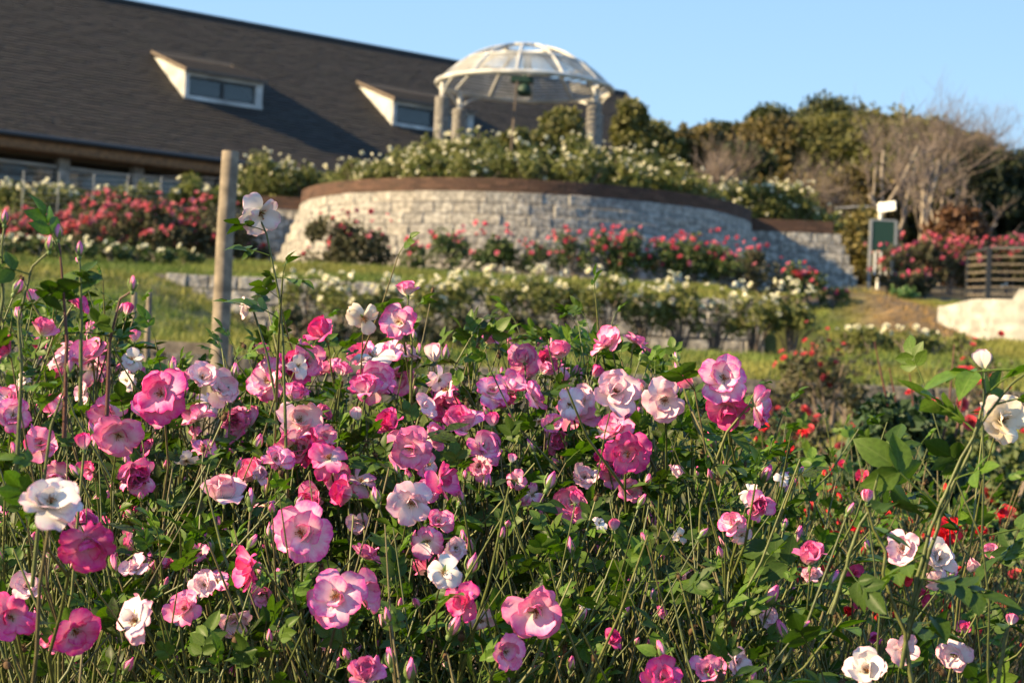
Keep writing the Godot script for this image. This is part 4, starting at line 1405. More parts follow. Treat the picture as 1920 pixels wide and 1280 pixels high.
# facing: where the flower looks. diam in metres
func rose(parent: Node3D, p: Vector3, facing: Vector3, diam: float, kind: String, tone: String) -> void:
	var o := node("rose", parent, Transform3D(along(facing, R(0, TAU)), p))
	var r := diam / 2.0
	var a0 := R(0, TAU)
	match kind:
		"open":
			var n := 5 + rng.randi() % 2
			for k in n:
				petal(o, "outer", tone, a0 + TAU * (k + R(-0.28, 0.28)) / n, R(1.1, 1.6), r * R(0.88, 1.12))
			for k in 5:
				petal(o, "mid" if rng.randf() < 0.5 else "outer", tone, a0 + TAU * (k + 0.5 + R(-0.35, 0.35)) / 5.0, R(0.8, 1.3), r * R(0.66, 0.92))
			for k in 3:
				petal(o, "inner" if k < 2 else "mid", tone, a0 + R(0, TAU), R(0.5, 0.95), r * R(0.48, 0.66))
		"cup":
			for k in 5:
				petal(o, "mid" if rng.randf() < 0.4 else "outer", tone, a0 + TAU * (k + R(-0.35, 0.35)) / 5.0, R(0.8, 1.55), r * R(0.95, 1.22))
			for k in 5:
				petal(o, "mid" if rng.randf() < 0.6 else "limp", tone, a0 + TAU * (k + 0.5 + R(-0.4, 0.4)) / 5.0, R(0.45, 1.1), r * R(0.75, 1.05))
			for k in 3:
				petal(o, "inner" if k else "mid", tone, a0 + R(0, TAU), R(0.2, 0.8), r * R(0.5, 0.85))
		"half":
			for k in 3:
				petal(o, "outer", tone, a0 + TAU * (k + R(-0.2, 0.2)) / 3.0, R(0.55, 1.05), r * R(1.2, 1.35))
			for k in 5:
				petal(o, "mid", tone, a0 + TAU * (k + 0.5) / 5.0, R(0.25, 0.5), r * R(1.2, 1.35))
			for k in 5:
				petal(o, "wrap", tone, a0 + TAU * k / 5.0, R(0.02, 0.2), r * R(1.05, 1.25))
		"bud":
			for k in 3:
				petal(o, "wrap", tone, a0 + TAU * k / 3.0, R(0.02, 0.10), r * R(1.7, 1.9), 0.02)
			for k in 2:
				petal(o, "wrap", tone, a0 + TAU * k / 2.0 + 0.5, R(0.12, 0.3), r * R(1.5, 1.8), 0.03)
		"spent":
			for k in 6:
				petal(o, "limp" if rng.randf() < 0.7 else "outer", tone, a0 + TAU * (k + R(-0.4, 0.4)) / 6.0, R(0.9, 1.9), r * R(0.8, 1.15))
			for k in 2:
				petal(o, "limp", tone, a0 + R(0, TAU), R(0.5, 1.0), r * R(0.6, 0.9))
	if kind in ["open", "spent", "cup"]:
		part("stamens", mesh_of.stamens[rng.randi() % 3], M.stamen, o, Transform3D(Basis().scaled(Vector3.ONE * r * (1.1 if kind != "spent" else 1.3)), Vector3(0, r * 0.02, 0)))
	var cs := clampf(diam * 0.55, 0.016, 0.034)
	part("calyx", mesh_of.calyx[rng.randi() % 3], M.sepal, o, Transform3D(Basis().scaled(Vector3.ONE * cs), Vector3.ZERO))

func bud(parent: Node3D, p: Vector3, dir: Vector3, size: float, tone: String) -> void:
	var o := node("bud", parent, Transform3D(along(dir, R(0, TAU)).scaled(Vector3.ONE * size), p))
	var k := rng.randi() % 3
	part("petals", mesh_of.bud_core[k], M.petal[tone][0], o)
	part("sepals", mesh_of.bud_calyx[k], M.sepal, o)

func bezier(a: Vector3, b: Vector3, c: Vector3, d: Vector3, t: float) -> Vector3:
	return a.bezier_interpolate(b, c, d, t)

# where a point shows in the photograph, and how far off it is
func seen_at(p: Vector3) -> Vector3:
	var q := cam_basis.inverse() * (p - CAM)
	return Vector3(960.0 + q.x / -q.z * F, 640.0 - q.y / -q.z * F, -q.z)

# true where a point lies in front of one of the large open blooms
func hides_bloom(p: Vector3, part_of: float) -> bool:
	var s := seen_at(p)
	for f in clear_blooms:
		if s.z < f[8] + 0.01 and Vector2(s.x - f[0], s.y - f[1]).length() < f[2] * part_of:
			return true
	return false

# Where a leaf sits: outwards along dir, its upper face to the sky.
func leaf_place(p: Vector3, dir: Vector3, size: float) -> Transform3D:
	var y := dir.normalized()
	var z := (Vector3(-0.25, 1, 0.1) + rvec() * 0.75)
	z = (z - y * z.dot(y)).normalized()
	return Transform3D(Basis(y.cross(z), y, z).scaled(Vector3.ONE * size), p)

# One cane with its side twigs, buds and leaves. top: where it ends; tip: its direction there.
func cane(o: Node3D, base: Vector3, top: Vector3, tip: Vector3, leaves: Array, opts: Dictionary, ends_in: String, must := false) -> bool:
	var s := Shape.new()
	var len := base.distance_to(top)
	var c1 := base + Vector3((top.x - base.x) * 0.15 + R(-0.16, 0.16), len * R(0.3, 0.55), (top.z - base.z) * 0.15 + R(-0.08, 0.08))
	var c2 := top - tip.normalized() * len * R(0.18, 0.4) + rvec() * 0.07
	var n := 15
	var path := PackedVector3Array()
	var radii := PackedFloat32Array()
	var thick: float = R(0.7, 1.35) * float(opts.get("thick", 1.0))
	for k in n + 1:
		var t := float(k) / n
		var zig := ((0.005 if k % 2 else -0.005) + sin(t * 9.0 + thick * 40.0) * 0.010) * sin(t * PI)
		path.append(bezier(base, c1, c2, top, t) + Vector3(zig, 0, -zig))
		radii.append(thick * lerpf(0.0042, 0.0013, pow(t, 0.8)))
	if not must:
		for k in path.size() - (2 if ends_in == "" else 0):
			if hides_bloom(o.position + path[k], 0.40):
				return false
	s.tube(path, radii, 6)
	var size: float = opts.get("leaf", 0.085)
	var bare: float = opts.get("bare", 0.35)
	var tone: String = opts.get("tone", "pink")
	for k in range(3, n + 1):
		var t := float(k) / n
		var p := path[k]
		var out := Vector3(cos(k * 2.4 + thick * 50.0), R(0.0, 0.7), sin(k * 2.4 + thick * 50.0))
		var high := smoothstep(float(opts.get("leaf_from", 0.80)), float(opts.get("leaf_full", 1.15)), (o.position + p).y)
		if t > bare and rng.randf() < float(opts.get("leafy", 0.62)) * lerpf(0.36, 1.0, high):
			leaves.append(leaf_place(p, out, size * R(0.55, 1.15)))
		# side twigs
		if t > 0.22 and t < 0.97 and rng.randf() < float(opts.get("twigs", 0.40)):
			var l := R(0.05, 0.20) if high > 0.5 else R(0.08, 0.30)
			var d := (Vector3(cos(k * 2.4 + 1.0 + thick * 80.0), R(0.5, 2.2), sin(k * 2.4 + 1.0 + thick * 80.0))).normalized()
			var m := p + d * l * 0.55 + rvec() * 0.008
			var e := m + (d + Vector3.UP * 0.5).normalized() * l * 0.5
			if hides_bloom(o.position + m, 0.5) or hides_bloom(o.position + e, 0.55):
				continue
			s.tube(PackedVector3Array([p, m, e]), PackedFloat32Array([0.0019 * thick, 0.0015 * thick, 0.0010 * thick]), 5)
			var what := rng.randf()
			if what < float(opts.get("buds", 0.10)) and t > 0.5:
				bud(o, e, d, R(0.012, 0.024), tone)
			elif what < float(opts.get("buds", 0.10)) + 0.05 and t > 0.5:
				part("withered_head", mesh_of.hip, M.withered, o, Transform3D(along(d).scaled(Vector3.ONE * R(0.010, 0.017)), e))
			elif rng.randf() < lerpf(0.25, 1.0, high):
				leaves.append(leaf_place(e, d, size * R(0.4, 0.85)))
				if rng.randf() < 0.4 * high:
					leaves.append(leaf_place(m, d + rvec() * 0.8, size * R(0.4, 0.8)))
	var mats: Array = opts.get("canes", [M.cane[0], M.cane[1], M.cane[2], M.cane[0], M.cane[2], M.cane[3]])
	part("cane", s.commit(), mats[rng.randi() % mats.size()], o)
	if ends_in == "bud":
		bud(o, top, tip, R(0.018, 0.030), tone)
	elif ends_in == "leaf":
		for k in 2:
			leaves.append(leaf_place(top, tip + rvec() * 0.7, size * R(0.5, 0.9)))
	elif ends_in == "hip":
		part("withered_head", mesh_of.hip, M.withered, o, Transform3D(along(tip).scaled(Vector3.ONE * R(0.012, 0.018)), top))
	return true

func spread_leaves(o: Node3D, leaves: Array, pick: Array) -> void:
	# the three hundred that show largest are leaves of their own, the rest one mass
	var eye := CAM - o.position
	leaves = leaves.filter(func(t): return not hides_bloom(o.position + t * Vector3(0, 0.6, 0), 0.46))
	leaves.sort_custom(func(a, b): return a.origin.distance_squared_to(eye) / a.basis.y.length_squared() < b.origin.distance_squared_to(eye) / b.basis.y.length_squared())
	var rest := {}
	for i in leaves.size():
		var m: int = rng.randi() % int(mesh_of.leaf.size())
		var k: int = pick[rng.randi() % pick.size()]
		if i < 300:
			part("leaf", mesh_of.leaf[m], M.leaf[k], o, leaves[i])
		else:
			var key := Vector2i(m % 3, k)
			if not rest.has(key):
				rest[key] = []
			rest[key].append(leaves[i])
	for key in rest:
		many("foliage", mesh_of.leaf[key.x], M.leaf[key.y], o, rest[key])

# [px, py, diameter in px, kind, tone, facing right, up, towards the camera, depth or 0]
var FLOWERS := [
	[490, 402, 88, "spent", "white", 0.5, -0.4, 0.7, 2.75, [[540, 980], [534, 760], [530, 640], [524, 560], [508, 480], [500, 440]]], [461, 577, 46, "cup", "white", -0.9, 0.1, 0.3, 2.8], [300, 737, 110, "open", "deep", -0.1, 0.2, 1.0, 2.5], [221, 818, 92, "open", "rose", 0.1, -0.35, 0.9, 2.4],
	[165, 664, 80, "cup", "rose", -0.3, 0.8, 0.5, 0], [116, 678, 62, "cup", "blush", -0.5, 0.6, 0.4, 0], [80, 623, 52, "half", "rose", 0.3, 0.8, 0.2, 0], [142, 568, 52, "cup", "deep", 0.6, 0.5, 0.3, 0], [238, 587, 26, "bud", "deep", 0.2, 1.0, 0, 0], [251, 639, 27, "bud", "rose", -0.1, 1, 0, 0],
	[247, 672, 50, "spent", "white", 0.2, 0.4, 0.8, 0], [14, 745, 58, "cup", "pink", -0.2, 0.4, 0.8, 0], [24, 778, 60, "cup", "pink", 0.3, 0.1, 0.8, 0], [155, 735, 42, "cup", "blush", -0.6, 0.2, 0.6, 0], [108, 765, 54, "half", "pink", -0.6, 0.5, 0.4, 0], [41, 713, 40, "spent", "white", -0.4, 0.4, 0.7, 0],
	[157, 838, 36, "bud", "deep", 0.05, 1.0, 0.1, 2.3], [75, 832, 72, "cup", "rose", 0.2, 0.4, 0.8, 0], [499, 713, 84, "open", "pink", -0.45, 0.15, 0.85, 0], [560, 686, 48, "spent", "white", 0.4, 0.2, 0.7, 0], [380, 706, 66, "cup", "blush", 0.3, 0.6, 0.6, 0], [414, 727, 64, "cup", "blush", 0.6, 0.1, 0.7, 0], [338, 706, 46, "cup", "rose", 0.5, 0.6, 0.3, 0],
	[551, 745, 58, "half", "pink", 0.3, 0.8, 0.3, 0], [562, 787, 84, "cup", "blush", 0.3, 0.2, 0.8, 0], [570, 838, 68, "cup", "pink", -0.3, 0.7, 0.5, 0], [606, 627, 64, "half", "deep", -0.4, 0.7, 0.4, 0], [487, 660, 34, "half", "pink", 0.5, 0.8, 0.2, 0], [236, 713, 44, "spent", "white", -0.5, 0.2, 0.8, 0],
	[764, 549, 44, "half", "pink", -0.1, 1.0, 0.05, 3.0, [[770, 760], [772, 640], [766, 590], [764, 575]]], [747, 603, 76, "open", "pink", -0.15, 0.1, 1.0, 2.95], [683, 600, 66, "spent", "cream", 0.1, -0.5, 0.8, 2.95], [696, 664, 84, "spent", "white", -0.3, 0.8, 0.4, 0], [702, 716, 80, "cup", "pink", 0.35, 0.3, 0.85, 0], [768, 662, 46, "cup", "blush", 0.6, 0.6, 0.3, 0], [814, 674, 40, "bud", "blush", 0.1, 1, 0.1, 0], [824, 713, 54, "spent", "blush", 0.5, -0.4, 0.6, 0],
	[916, 642, 32, "half", "rose", 0.4, 0.8, 0.1, 0], [981, 675, 40, "half", "rose", -0.3, 0.9, 0.2, 0], [1049, 667, 54, "half", "rose", 0.1, 1.0, 0.1, 0], [923, 731, 76, "open", "pink", 0.35, 0.55, 0.75, 0], [1003, 742, 62, "cup", "pink", 0.8, 0.5, 0.3, 0], [1019, 697, 40, "half", "rose", 0.6, 0.6, 0.3, 0], [1139, 642, 66, "cup", "rose", -0.5, 0.7, 0.4, 2.9], [1195, 638, 68, "open", "rose", 0.45, 0.85, 0.1, 2.9],
	[1154, 733, 88, "cup", "blush", 0.0, 0.3, 0.9, 2.7], [1247, 752, 84, "open", "blush", -0.05, -0.2, 1.0, 2.65], [1114, 704, 28, "bud", "deep", 0.5, 0.8, 0.2, 0], [1204, 731, 30, "bud", "rose", -0.6, 0.8, 0.2, 0], [1090, 748, 64, "cup", "blush", -0.6, 0.2, 0.6, 0], [865, 803, 80, "half", "pink", -0.1, 0.8, 0.5, 0], [906, 836, 70, "cup", "pink", 0.4, 0.4, 0.7, 0], [769, 840, 92, "open", "rose", -0.1, -0.1, 0.9, 2.7],
	[923, 795, 30, "bud", "deep", 0, 1, 0.1, 0], [832, 902, 80, "cup", "deep", 0.85, 0.25, 0.45, 2.5], [772, 945, 86, "open", "blush", 0.2, -0.15, 0.95, 2.45], [653, 927, 64, "half", "deep", -0.8, 0.2, 0.5, 0], [1150, 812, 58, "spent", "cream", 0.0, -0.6, 0.7, 0], [1178, 852, 90, "open", "deep", 0.1, -0.2, 0.9, 2.6], [1131, 858, 34, "half", "deep", -0.6, 0.3, 0.5, 0], [1079, 940, 30, "bud", "deep", 0.1, 0.9, 0.3, 2.4],
	[1180, 920, 50, "cup", "pink", 0.2, 0.3, 0.8, 0], [959, 865, 20, "bud", "pink", 0.2, 1, 0, 0], [797, 762, 50, "cup", "blush", 0.6, 0.5, 0.5, 0], [737, 797, 62, "half", "deep", -0.5, 0.5, 0.5, 0], [1011, 790, 32, "spent", "cream", 0.3, -0.7, 0.4, 0], [670, 784, 28, "bud", "blush", -0.2, 1, 0.1, 0], [1266, 890, 38, "half", "blush", 0.5, 0.7, 0.3, 0],
	[1357, 708, 94, "open", "pink", -0.05, 0.3, 0.95, 2.55], [1364, 768, 80, "cup", "deep", -0.1, -0.6, 0.7, 2.58], [1424, 764, 78, "cup", "pink", 0.75, -0.2, 0.55, 2.55], [1295, 723, 32, "bud", "deep", -0.7, 0.7, 0.1, 2.6], [1419, 952, 58, "half", "pink", 0.1, 0.4, 0.9, 2.4], [1374, 980, 54, "cup", "pink", -0.5, 0.3, 0.7, 2.4], [1407, 922, 48, "spent", "white", 0.1, 0.7, 0.6, 2.45], [1392, 1004, 44, "spent", "blush", 0.2, -0.4, 0.8, 2.4], [1469, 898, 34, "spent", "white", 0.4, 0.3, 0.6, 2.5],
	[94, 935, 124, "open", "white", 0.1, 0.7, 0.6, 1.8], [162, 1022, 105, "cup", "deep", 0.3, -0.5, 0.8, 1.9], [565, 1000, 122, "open", "pink", 0.05, 0.1, 1.0, 2.3], [466, 1064, 86, "cup", "deep", -0.75, -0.15, 0.45, 2.2], [628, 1117, 116, "open", "pink", -0.1, 0.1, 1.0, 2.2], [682, 1110, 80, "cup", "rose", 0.8, 0.1, 0.4, 2.25], [490, 1116, 50, "cup", "rose", 0.3, -0.2, 0.8, 0], [142, 1186, 106, "open", "deep", 0.55, -0.35, 0.75, 2.05],
	[249, 1163, 98, "spent", "blush", -0.45, 0.2, 0.85, 2.1], [20, 1157, 92, "cup", "deep", 0.1, 0.0, 1, 2.05], [50, 1098, 62, "cup", "blush", -0.2, 0.3, 0.8, 0], [349, 866, 52, "spent", "white", 0.1, -0.5, 0.7, 0], [484, 893, 36, "half", "blush", 0.5, 0.4, 0.5, 0], [262, 888, 30, "half", "deep", 0.4, 0.4, 0.5, 0], [440, 1166, 58, "cup", "blush", 0.1, -0.3, 0.8, 0], [382, 1096, 54, "cup", "blush", -0.1, 0.2, 0.8, 0], [376, 1040, 38, "cup", "rose", -0.4, 0.2, 0.7, 0], [96, 1200, 44, "cup", "rose", -0.6, 0.0, 0.7, 0],
	[831, 1072, 72, "spent", "white", 0.0, 0.2, 0.95, 2.2], [868, 1126, 70, "cup", "deep", -0.35, 0.0, 0.85, 2.2], [1005, 1148, 120, "open", "rose", -0.05, -0.2, 1.0, 2.15], [903, 1165, 54, "spent", "blush", 0.0, -0.6, 0.7, 0], [949, 1222, 70, "cup", "rose", 0.4, 0.0, 0.85, 2.1], [684, 1270, 72, "half", "rose", 0.1, 0.8, 0.5, 2.05], [1243, 1270, 82, "cup", "deep", 0.1, 0.5, 0.8, 2.1], [1150, 991, 26, "bud", "rose", 0.1, 1, 0.1, 0], [1124, 980, 32, "spent", "white", 0.3, 0.4, 0.6, 0], [1099, 1137, 28, "spent", "white", 0.4, 0.3, 0.6, 0], [1144, 1202, 42, "half", "deep", 0.4, 0.6, 0.4, 0], [1236, 1150, 28, "half", "rose", 0.5, 0.5, 0.4, 0], [1276, 1005, 40, "spent", "white", 0.5, 0.3, 0.6, 0], [854, 990, 32, "cup", "deep", 0.2, 0.2, 0.8, 2.8], [670, 980, 46, "cup", "blush", 0.2, -0.2, 0.8, 2.7],
	[1325, 1254, 66, "cup", "rose", 0.1, 0.4, 0.8, 2.2], [1381, 1240, 60, "cup", "blush", 0.5, 0.1, 0.7, 2.25], [1437, 1157, 44, "cup", "blush", 0.3, 0.3, 0.7, 2.4], [1010, 1245, 40, "cup", "blush", 0.2, 0.3, 0.8, 2.6], [1080, 1060, 36, "cup", "blush", 0.3, 0.2, 0.8, 2.9], [620, 1210, 40, "cup", "blush", -0.3, 0.3, 0.8, 2.7], [310, 1010, 40, "cup", "rose", 0.4, 0.3, 0.7, 2.8], [240, 960, 36, "half", "deep", 0.2, 0.5, 0.7, 2.8], [1300, 1090, 40, "cup", "blush", 0.2, 0.2, 0.8, 2.7], [1240, 980, 40, "cup", "rose", 0.2, 0.2, 0.8, 2.9], [1060, 1210, 44, "cup", "blush", -0.2, 0.1, 0.9, 2.6], [330, 1150, 44, "cup", "blush", 0.2, 0.2, 0.8, 2.6],
	[450, 780, 40, "cup", "rose", -0.2, 0.5, 0.7, 3.0], [640, 700, 40, "half", "pink", 0.2, 0.8, 0.3, 3.0], [10, 660, 60, "half", "deep", -0.4, 0.6, 0.6, 2.0], [60, 565, 30, "bud", "rose", 0, 1, 0, 0], [600, 780, 44, "half", "rose", 0.5, 0.5, 0.5, 0],
]
var PALE := [
	[1846, 686, 42, "bud", "white", -0.1, 1.0, 0.1, 2.1], [1884, 787, 92, "cup", "cream", 0.2, 0.2, 0.9, 2.15], [1692, 1026, 70, "cup", "blush", -0.2, 0.3, 0.9, 2.3], [1760, 1046, 76, "cup", "white", 0.2, 0.5, 0.8, 2.3], [1824, 1068, 30, "bud", "blush", -0.1, 0.7, 0.6, 2.3], [1790, 1228, 66, "open", "blush", -0.5, -0.05, 0.8, 2.2], [1520, 1050, 66, "half", "rose", -0.05, 0.9, 0.4, 2.3], [1524, 1082, 40, "half", "blush", -0.2, 0.6, 0.6, 2.35],
	[1625, 1256, 84, "cup", "white", -0.2, 0.6, 0.7, 2.1], [1697, 1216, 58, "cup", "blush", 0.2, 0.2, 0.9, 2.25], [1625, 938, 27, "bud", "rose", 0.0, 1.0, 0.0, 2.2], [1760, 1090, 50, "spent", "blush", 0.1, -0.5, 0.8, 2.35], [1895, 1168, 26, "bud", "rose", 0.2, 0.9, 0.1, 2.2], [1808, 1180, 24, "bud", "deep", 0.2, 0.6, 0.6, 2.3],
]
var REDS := [
	[1689, 1081, 42, "cup", "red", 0, 0.3, 0.9, 3.2], [1617, 1129, 36, "cup", "cerise", 0.2, 0.2, 0.9, 3.1], [1600, 1072, 38, "cup", "cerise", -0.1, 0.4, 0.8, 3.2], [1561, 1010, 34, "cup", "red", 0.2, 0.1, 0.9, 3.6], [1610, 988, 38, "cup", "red", 0, 0.4, 0.8, 3.8], [1659, 968, 32, "cup", "red", 0.1, 0.4, 0.8, 4.0], [1779, 992, 50, "cup", "red", 0, 0.4, 0.8, 3.6], [1765, 1010, 40, "cup", "red", -0.3, 0.2, 0.8, 3.6], [1554, 920, 28, "half", "red", 0.1, 0.7, 0.5, 4.4], [1520, 928, 26, "cup", "cerise", 0, 0.4, 0.8, 4.4], [1501, 961, 28, "cup", "red", 0, 0.4, 0.8, 4.2], [1617, 893, 30, "cup", "cerise", 0, 0.4, 0.8, 4.6],
	[1545, 1000, 26, "half", "red", 0, 0.8, 0.4, 3.8], [1859, 1031, 30, "cup", "rose", 0, 0.3, 0.9, 3.0], [1730, 1120, 34, "cup", "cerise", 0.1, 0.2, 0.9, 3.2], [1548, 1060, 28, "cup", "red", 0, 0.3, 0.9, 3.5], [1500, 1075, 30, "cup", "red", 0.3, 0.3, 0.9, 3.4], [1640, 1200, 28, "half", "deep", 0, 0.5, 0.8, 3.0], [1475, 1210, 34, "cup", "deep", 0.1, 0.3, 0.9, 3.0], [1840, 1000, 26, "half", "red", 0.1, 0.7, 0.5, 3.8], [1450, 835, 20, "cup", "red", 0, 0.4, 0.8, 5.4], [1478, 838, 24, "cup", "red", 0, 0.4, 0.8, 5.4], [1505, 812, 22, "cup", "red", 0, 0.4, 0.8, 5.6], [1805, 1175, 26, "cup", "deep", 0, 0.3, 0.9, 3.0], [1580, 870, 20, "cup", "cerise", 0, 0.5, 0.8, 4.8], [1430, 800, 24, "cup", "red", 0, 0.5, 0.8, 5.5], [1700, 935, 22, "half", "cerise", 0, 0.7, 0.6, 4.4], [1880, 960, 26, "cup", "red", 0, 0.5, 0.8, 4.2], [1590, 1150, 26, "half", "red", 0, 0.6, 0.6, 3.3], [1665, 1040, 24, "half", "red", 0.2, 0.6, 0.6, 3.5],
]

var clear_blooms := []

func depth_for(py: float) -> float:
	return lerpf(3.05, 2.1, clampf((py - 600.0) / 680.0, 0.0, 1.0))

# how high the mass of stems and leaves reaches, as a row of the photograph
func skyline(px: float) -> float:
	var xs := [-200, 0, 150, 260, 400, 480, 600, 720, 850, 1000, 1150, 1250, 1310, 1420, 1500, 1700, 2200]
	var ys := [520, 530, 570, 670, 715, 650, 640, 620, 640, 640, 650, 690, 790, 840, 880, 900, 900]
	for k in xs.size() - 1:
		if px < xs[k + 1]:
			return lerpf(ys[k], ys[k + 1], (px - xs[k]) / float(xs[k + 1] - xs[k]))
	return 880.0

# a flower stem that follows points of the photograph at one depth
func own_stem(o: Node3D, line: Array, d: float, neck: Vector3, leaves: Array) -> void:
	var c := Curve3D.new()
	for p in line:
		c.add_point(at(p[0], p[1], d) - o.position)
	c.add_point(neck)
	var pts := c.tessellate_even_length(4, 0.02)
	var radii := PackedFloat32Array()
	for k in pts.size():
		radii.append(lerpf(0.0030, 0.0014, float(k) / pts.size()))
		if k > 2 and k % 3 == 0 and k < pts.size() - 2:
			leaves.append(leaf_place(pts[k], Vector3(R(-1, 1), R(-0.1, 0.6), R(-0.4, 0.8)), R(0.05, 0.09)))
	var s := Shape.new()
	s.tube(pts, radii, 6)
	part("cane", s.commit(), M.cane[0], o)

func near_bush(called: String, label: String, group: String, px: Vector2, depth: float, flowers: Array, fill: int, opts: Dictionary) -> Node3D:
	var mid := at((px.x + px.y) / 2.0, 640, depth)
	var o := thing(called, label, "rose bush", Vector3(mid.x, floor_y(mid.x, mid.z), mid.z), 0.0, group)
	var leaves := []
	var wide: float = (px.y - px.x) / F * depth
	var foot := func(): return Vector3(R(-0.5, 0.5) * wide, -0.02, R(-0.35, 0.35))
	for f in flowers:
		var d: float = f[8] if f[8] > 0.0 else depth_for(f[1]) + R(0.0, 0.12)
		var p := at(f[0], f[1], d) - o.position
		var face := (cam_basis * Vector3(f[5], f[6], f[7])).normalized()
		var diam: float = f[2] * d / F
		rose(o, p - face * diam * 0.1, face, diam, f[3], f[4])
		var neck := p - face * (diam * 0.1 + clampf(diam * 0.55, 0.016, 0.034) * 0.33)
		if f.size() > 9:
			own_stem(o, f[9], d, neck, leaves)
			continue
		for turn in 6:
			var b: Vector3 = foot.call()
			b.x = lerpf(b.x, p.x, 0.75)
			b.z = lerpf(b.z, p.z, 0.5) - 0.08 - 0.05 * turn
			if cane(o, b, neck, (face * 0.55 + Vector3.UP * 0.75).normalized(), leaves, opts, "", turn == 5):
				break
	var low: float = opts.get("low", 1290.0)
	for k in fill:
		var x := R(px.x - 40, px.y + 40)
		var sky := skyline(x)
		var y := sky + (low - sky) * pow(rng.randf(), 1.15) if opts.get("follow", true) else R(opts.get("top", 880.0), low)
		var d: float = (depth_for(y) + 0.02 + pow(rng.randf(), 1.5) * 0.75) if opts.get("follow", true) else depth + R(0.05, 0.7)
		var p := at(x, y, d) - o.position
		var b: Vector3 = foot.call()
		b.x = lerpf(b.x, p.x, 0.7)
		b.z = lerpf(b.z, p.z, 0.55) - 0.05
		var e := rng.randf()
		cane(o, b, p, Vector3(R(-0.5, 0.5), 1.0, R(-0.3, 0.4)), leaves, opts, "bud" if e < 0.3 else "hip" if e < 0.42 else "leaf")
	spread_leaves(o, leaves, opts.get("pick", [0, 0, 1, 1, 1, 2, 3, 3]))
	return o

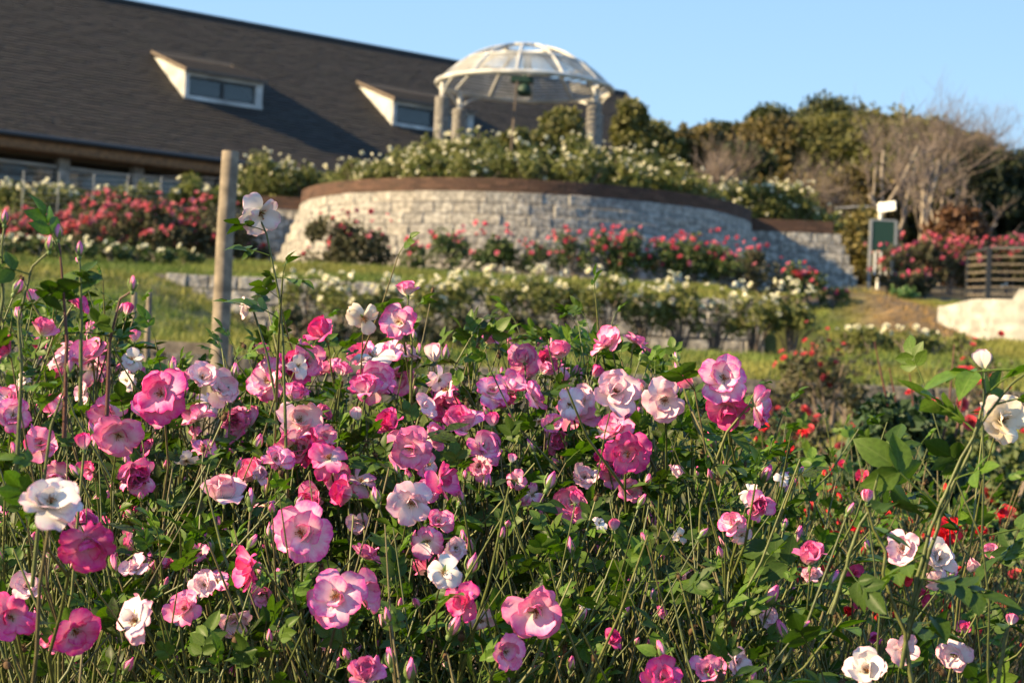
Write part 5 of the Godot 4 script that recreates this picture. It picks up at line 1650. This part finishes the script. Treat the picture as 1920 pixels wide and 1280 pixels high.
func build_near_roses() -> void:
	var spans := [Vector2(-60, 200), Vector2(200, 470), Vector2(470, 760), Vector2(760, 1050), Vector2(1050, 1470)]
	var told := ["pink rose bush at the photo's edge with a large white blurred bloom in front", "pink rose bush in front of the two thin stakes with one deep pink open bloom", "pink rose bush carrying the tall pale bloom beside the timber post", "pink rose bush in the middle, below the small open bloom with the brown eye", "pink rose bush carrying the cluster of three large blooms against the grass"]
	# further blooms half hidden among the leaves of the upper band
	for k in 82:
		var x := R(-20, 1180)
		var y := skyline(x) + 30.0 + 420.0 * pow(rng.randf(), 1.5)
		FLOWERS.append([x, y, R(42, 80), ["cup", "half", "cup", "spent"][rng.randi() % 4], ["pink", "rose", "rose", "pink", "deep", "pink", "blush"][rng.randi() % 7], R(-0.8, 0.5), R(-0.2, 0.9), R(0.1, 0.9), depth_for(y) + R(0.0, 0.26)])
	for f in FLOWERS:
		if f[8] == 0.0:
			f[8] = depth_for(f[1]) + R(0.0, 0.1)
	clear_blooms = (FLOWERS + PALE).filter(func(f): return f[2] >= 50)
	for k in 5:
		var mine := FLOWERS.filter(func(f): return f[0] >= spans[k].x and f[0] < spans[k].y)
		near_bush("pink_rose_bush", told[k], "pink rose bushes in front", spans[k], 2.75, mine, [130, 130, 140, 140, 180][k], {"leaf": 0.078, "leafy": 0.40, "twigs": 0.5})
	near_bush("pale_rose_bush", "pale pink and cream rose bush with large leaves at the photo's far edge", "", Vector2(1480, 1930), 2.35, PALE, 9, {"leaf": 0.11, "follow": false, "top": 980.0, "leafy": 0.28, "twigs": 0.2, "leaf_from": 0.3, "leaf_full": 0.9, "thick": 0.75, "pick": [0, 0, 1, 1, 0, 3], "tone": "rose", "bare": 0.45})
	var spots := [[Vector2(1400, 1540), 4.6, "small red rose bush beside the pink cluster, beyond the nearer pink bush"], [Vector2(1530, 1660), 3.6, "red rose bush with olive stems below the dark glossy bush"], [Vector2(1660, 1800), 3.7, "red rose bush behind the pale roses with a dense red cluster"], [Vector2(1800, 1980), 3.9, "red rose bush at the far edge behind the pale roses"]]
	for s in spots:
		var mine := REDS.filter(func(f): return f[0] >= s[0].x and f[0] < s[0].y)
		near_bush("red_rose_bush", s[2], "red rose bushes behind the pale roses", s[0], s[1], mine, 60, {"leaf": 0.075, "follow": false, "top": 865.0 if s[1] < 4.5 else 800.0, "low": 1250.0, "tone": "red", "pick": [0, 1, 1, 3, 4], "leafy": 0.4, "canes": [M.cane[1], M.cane[3], M.cane[3], M.cane[0]]})
	# long shoots that stand out of the mass
	var tall := thing("tall_rose_shoots", "long arching rose shoots with big glossy leaves leaning in from the photo's edge", "rose shoots", at(1930, 1290, 2.0))
	var leaves := []
	for line in [[[1711, 1300], [1696, 1186], [1670, 1122], [1655, 1077], [1660, 1032], [1636, 990], [1626, 950]], [[1690, 1250], [1720, 1080], [1760, 950], [1782, 909], [1805, 860], [1835, 800], [1865, 759], [1895, 721], [1930, 695]], [[1700, 1200], [1742, 1030], [1790, 900], [1822, 840], [1850, 740], [1846, 712]], [[1560, 1150], [1600, 1020], [1612, 985], [1640, 935], [1643, 900]], [[1870, 1300], [1880, 1230], [1890, 1180], [1896, 1170]]]:
		var s := Shape.new()
		var c := Curve3D.new()
		for p in line:
			c.add_point(at(p[0], p[1], 1.98) - tall.position)
		var path := PackedVector3Array()
		var radii := PackedFloat32Array()
		var pts := c.tessellate_even_length(4, 0.02)
		for k in pts.size():
			path.append(pts[k] + rvec() * 0.0012)
			radii.append(lerpf(0.0028, 0.0013, float(k) / pts.size()))
		s.tube(path, radii, 7)
		part("cane", s.commit(), M.cane[k_of(line)], tall)
		for k in range(4, pts.size(), 4):
			var out := Vector3(R(-1, 1), R(-0.5, 0.5), R(-0.3, 0.8))
			leaves.append(leaf_place(pts[k], out, R(0.07, 0.12)))
	spread_leaves(tall, leaves, [0, 0, 1, 1, 3])
	var young := thing("young_rose_shoots", "young rose shoots with reddish stems and fresh leaves rising at the photo's edge", "rose shoots", at(60, 900, 1.9))
	var fresh := []
	for line in [[[120, 820], [125, 640], [118, 540], [112, 470], [108, 448]], [[30, 900], [40, 700], [34, 600], [60, 500], [92, 470]], [[150, 760], [152, 600], [150, 520], [148, 480]], [[200, 780], [205, 640], [225, 560], [248, 545]], [[-20, 700], [5, 560], [2, 470], [8, 420]], [[60, 1100], [75, 950], [95, 800], [130, 700]]]:
		var s := Shape.new()
		var pts := PackedVector3Array()
		var c := Curve3D.new()
		for p in line:
			c.add_point(at(p[0], p[1], 1.95) - young.position)
		pts = c.tessellate_even_length(4, 0.018)
		var radii := PackedFloat32Array()
		for k in pts.size():
			radii.append(lerpf(0.0026, 0.001, float(k) / pts.size()))
		s.tube(pts, radii, 6)
		part("shoot", s.commit(), M.cane_red if line[0][0] in [120, 200] else M.cane[0], young)
		for k in range(5, pts.size(), 4):
			fresh.append(leaf_place(pts[k], Vector3(R(-1, 1), R(0.1, 0.9), R(-0.5, 0.7)), R(0.04, 0.085)))
		bud(young, pts[pts.size() - 1], Vector3(0, 1, 0), 0.016, "rose")
	spread_leaves(young, fresh, [1, 3, 3, 1, 0])

func k_of(line: Array) -> int:
	return int(line[0][0]) % 2


func _ready() -> void:
	rng.seed = 20240
	var cam := Camera3D.new()
	cam.name = "camera"
	cam.fov = rad_to_deg(2.0 * atan(640.0 / F))
	cam.near = 0.05
	cam.far = 900.0
	cam.transform = Transform3D(cam_basis, CAM)
	var lens := CameraAttributesPhysical.new()
	lens.frustum_focal_length = 64.6
	lens.frustum_focus_distance = 2.6
	lens.exposure_aperture = 9.5
	cam.attributes = lens
	add_child(cam)
	cam.current = true
	var sky := ProceduralSkyMaterial.new()
	sky.sky_top_color = Color(0.345, 0.48, 0.635)
	sky.sky_horizon_color = Color(0.58, 0.69, 0.74)
	sky.sky_curve = 0.13
	sky.ground_bottom_color = Color(0.20, 0.19, 0.14)
	sky.ground_horizon_color = Color(0.55, 0.60, 0.60)
	sky.sun_angle_max = 1.0
	sky.sky_energy_multiplier = 1.0
	var env := Environment.new()
	env.background_mode = Environment.BG_SKY
	env.sky = Sky.new()
	env.sky.sky_material = sky
	env.tonemap_mode = Environment.TONE_MAPPER_LINEAR
	env.tonemap_exposure = 2.6
	env.sdfgi_enabled = true
	env.ssao_enabled = true
	env.ssil_enabled = true
	var around := WorldEnvironment.new()
	around.environment = env
	add_child(around)
	var sun := DirectionalLight3D.new()
	sun.name = "sun"
	sun.light_color = Color(1.0, 0.89, 0.69)
	sun.light_energy = 1.6
	sun.light_angular_distance = 0.5
	sun.shadow_enabled = true
	add_child(sun)
	sun.look_at_from_position(Vector3(-0.855, 0.46, 0.22), Vector3.ZERO)
	make_materials()
	build_ground()
	build_walls()
	build_white_wall()
	build_house()
	build_pergola()
	plant_meshes()
	build_trees()
	build_far_roses()
	build_furniture()
	rose_meshes()
	build_near_roses()
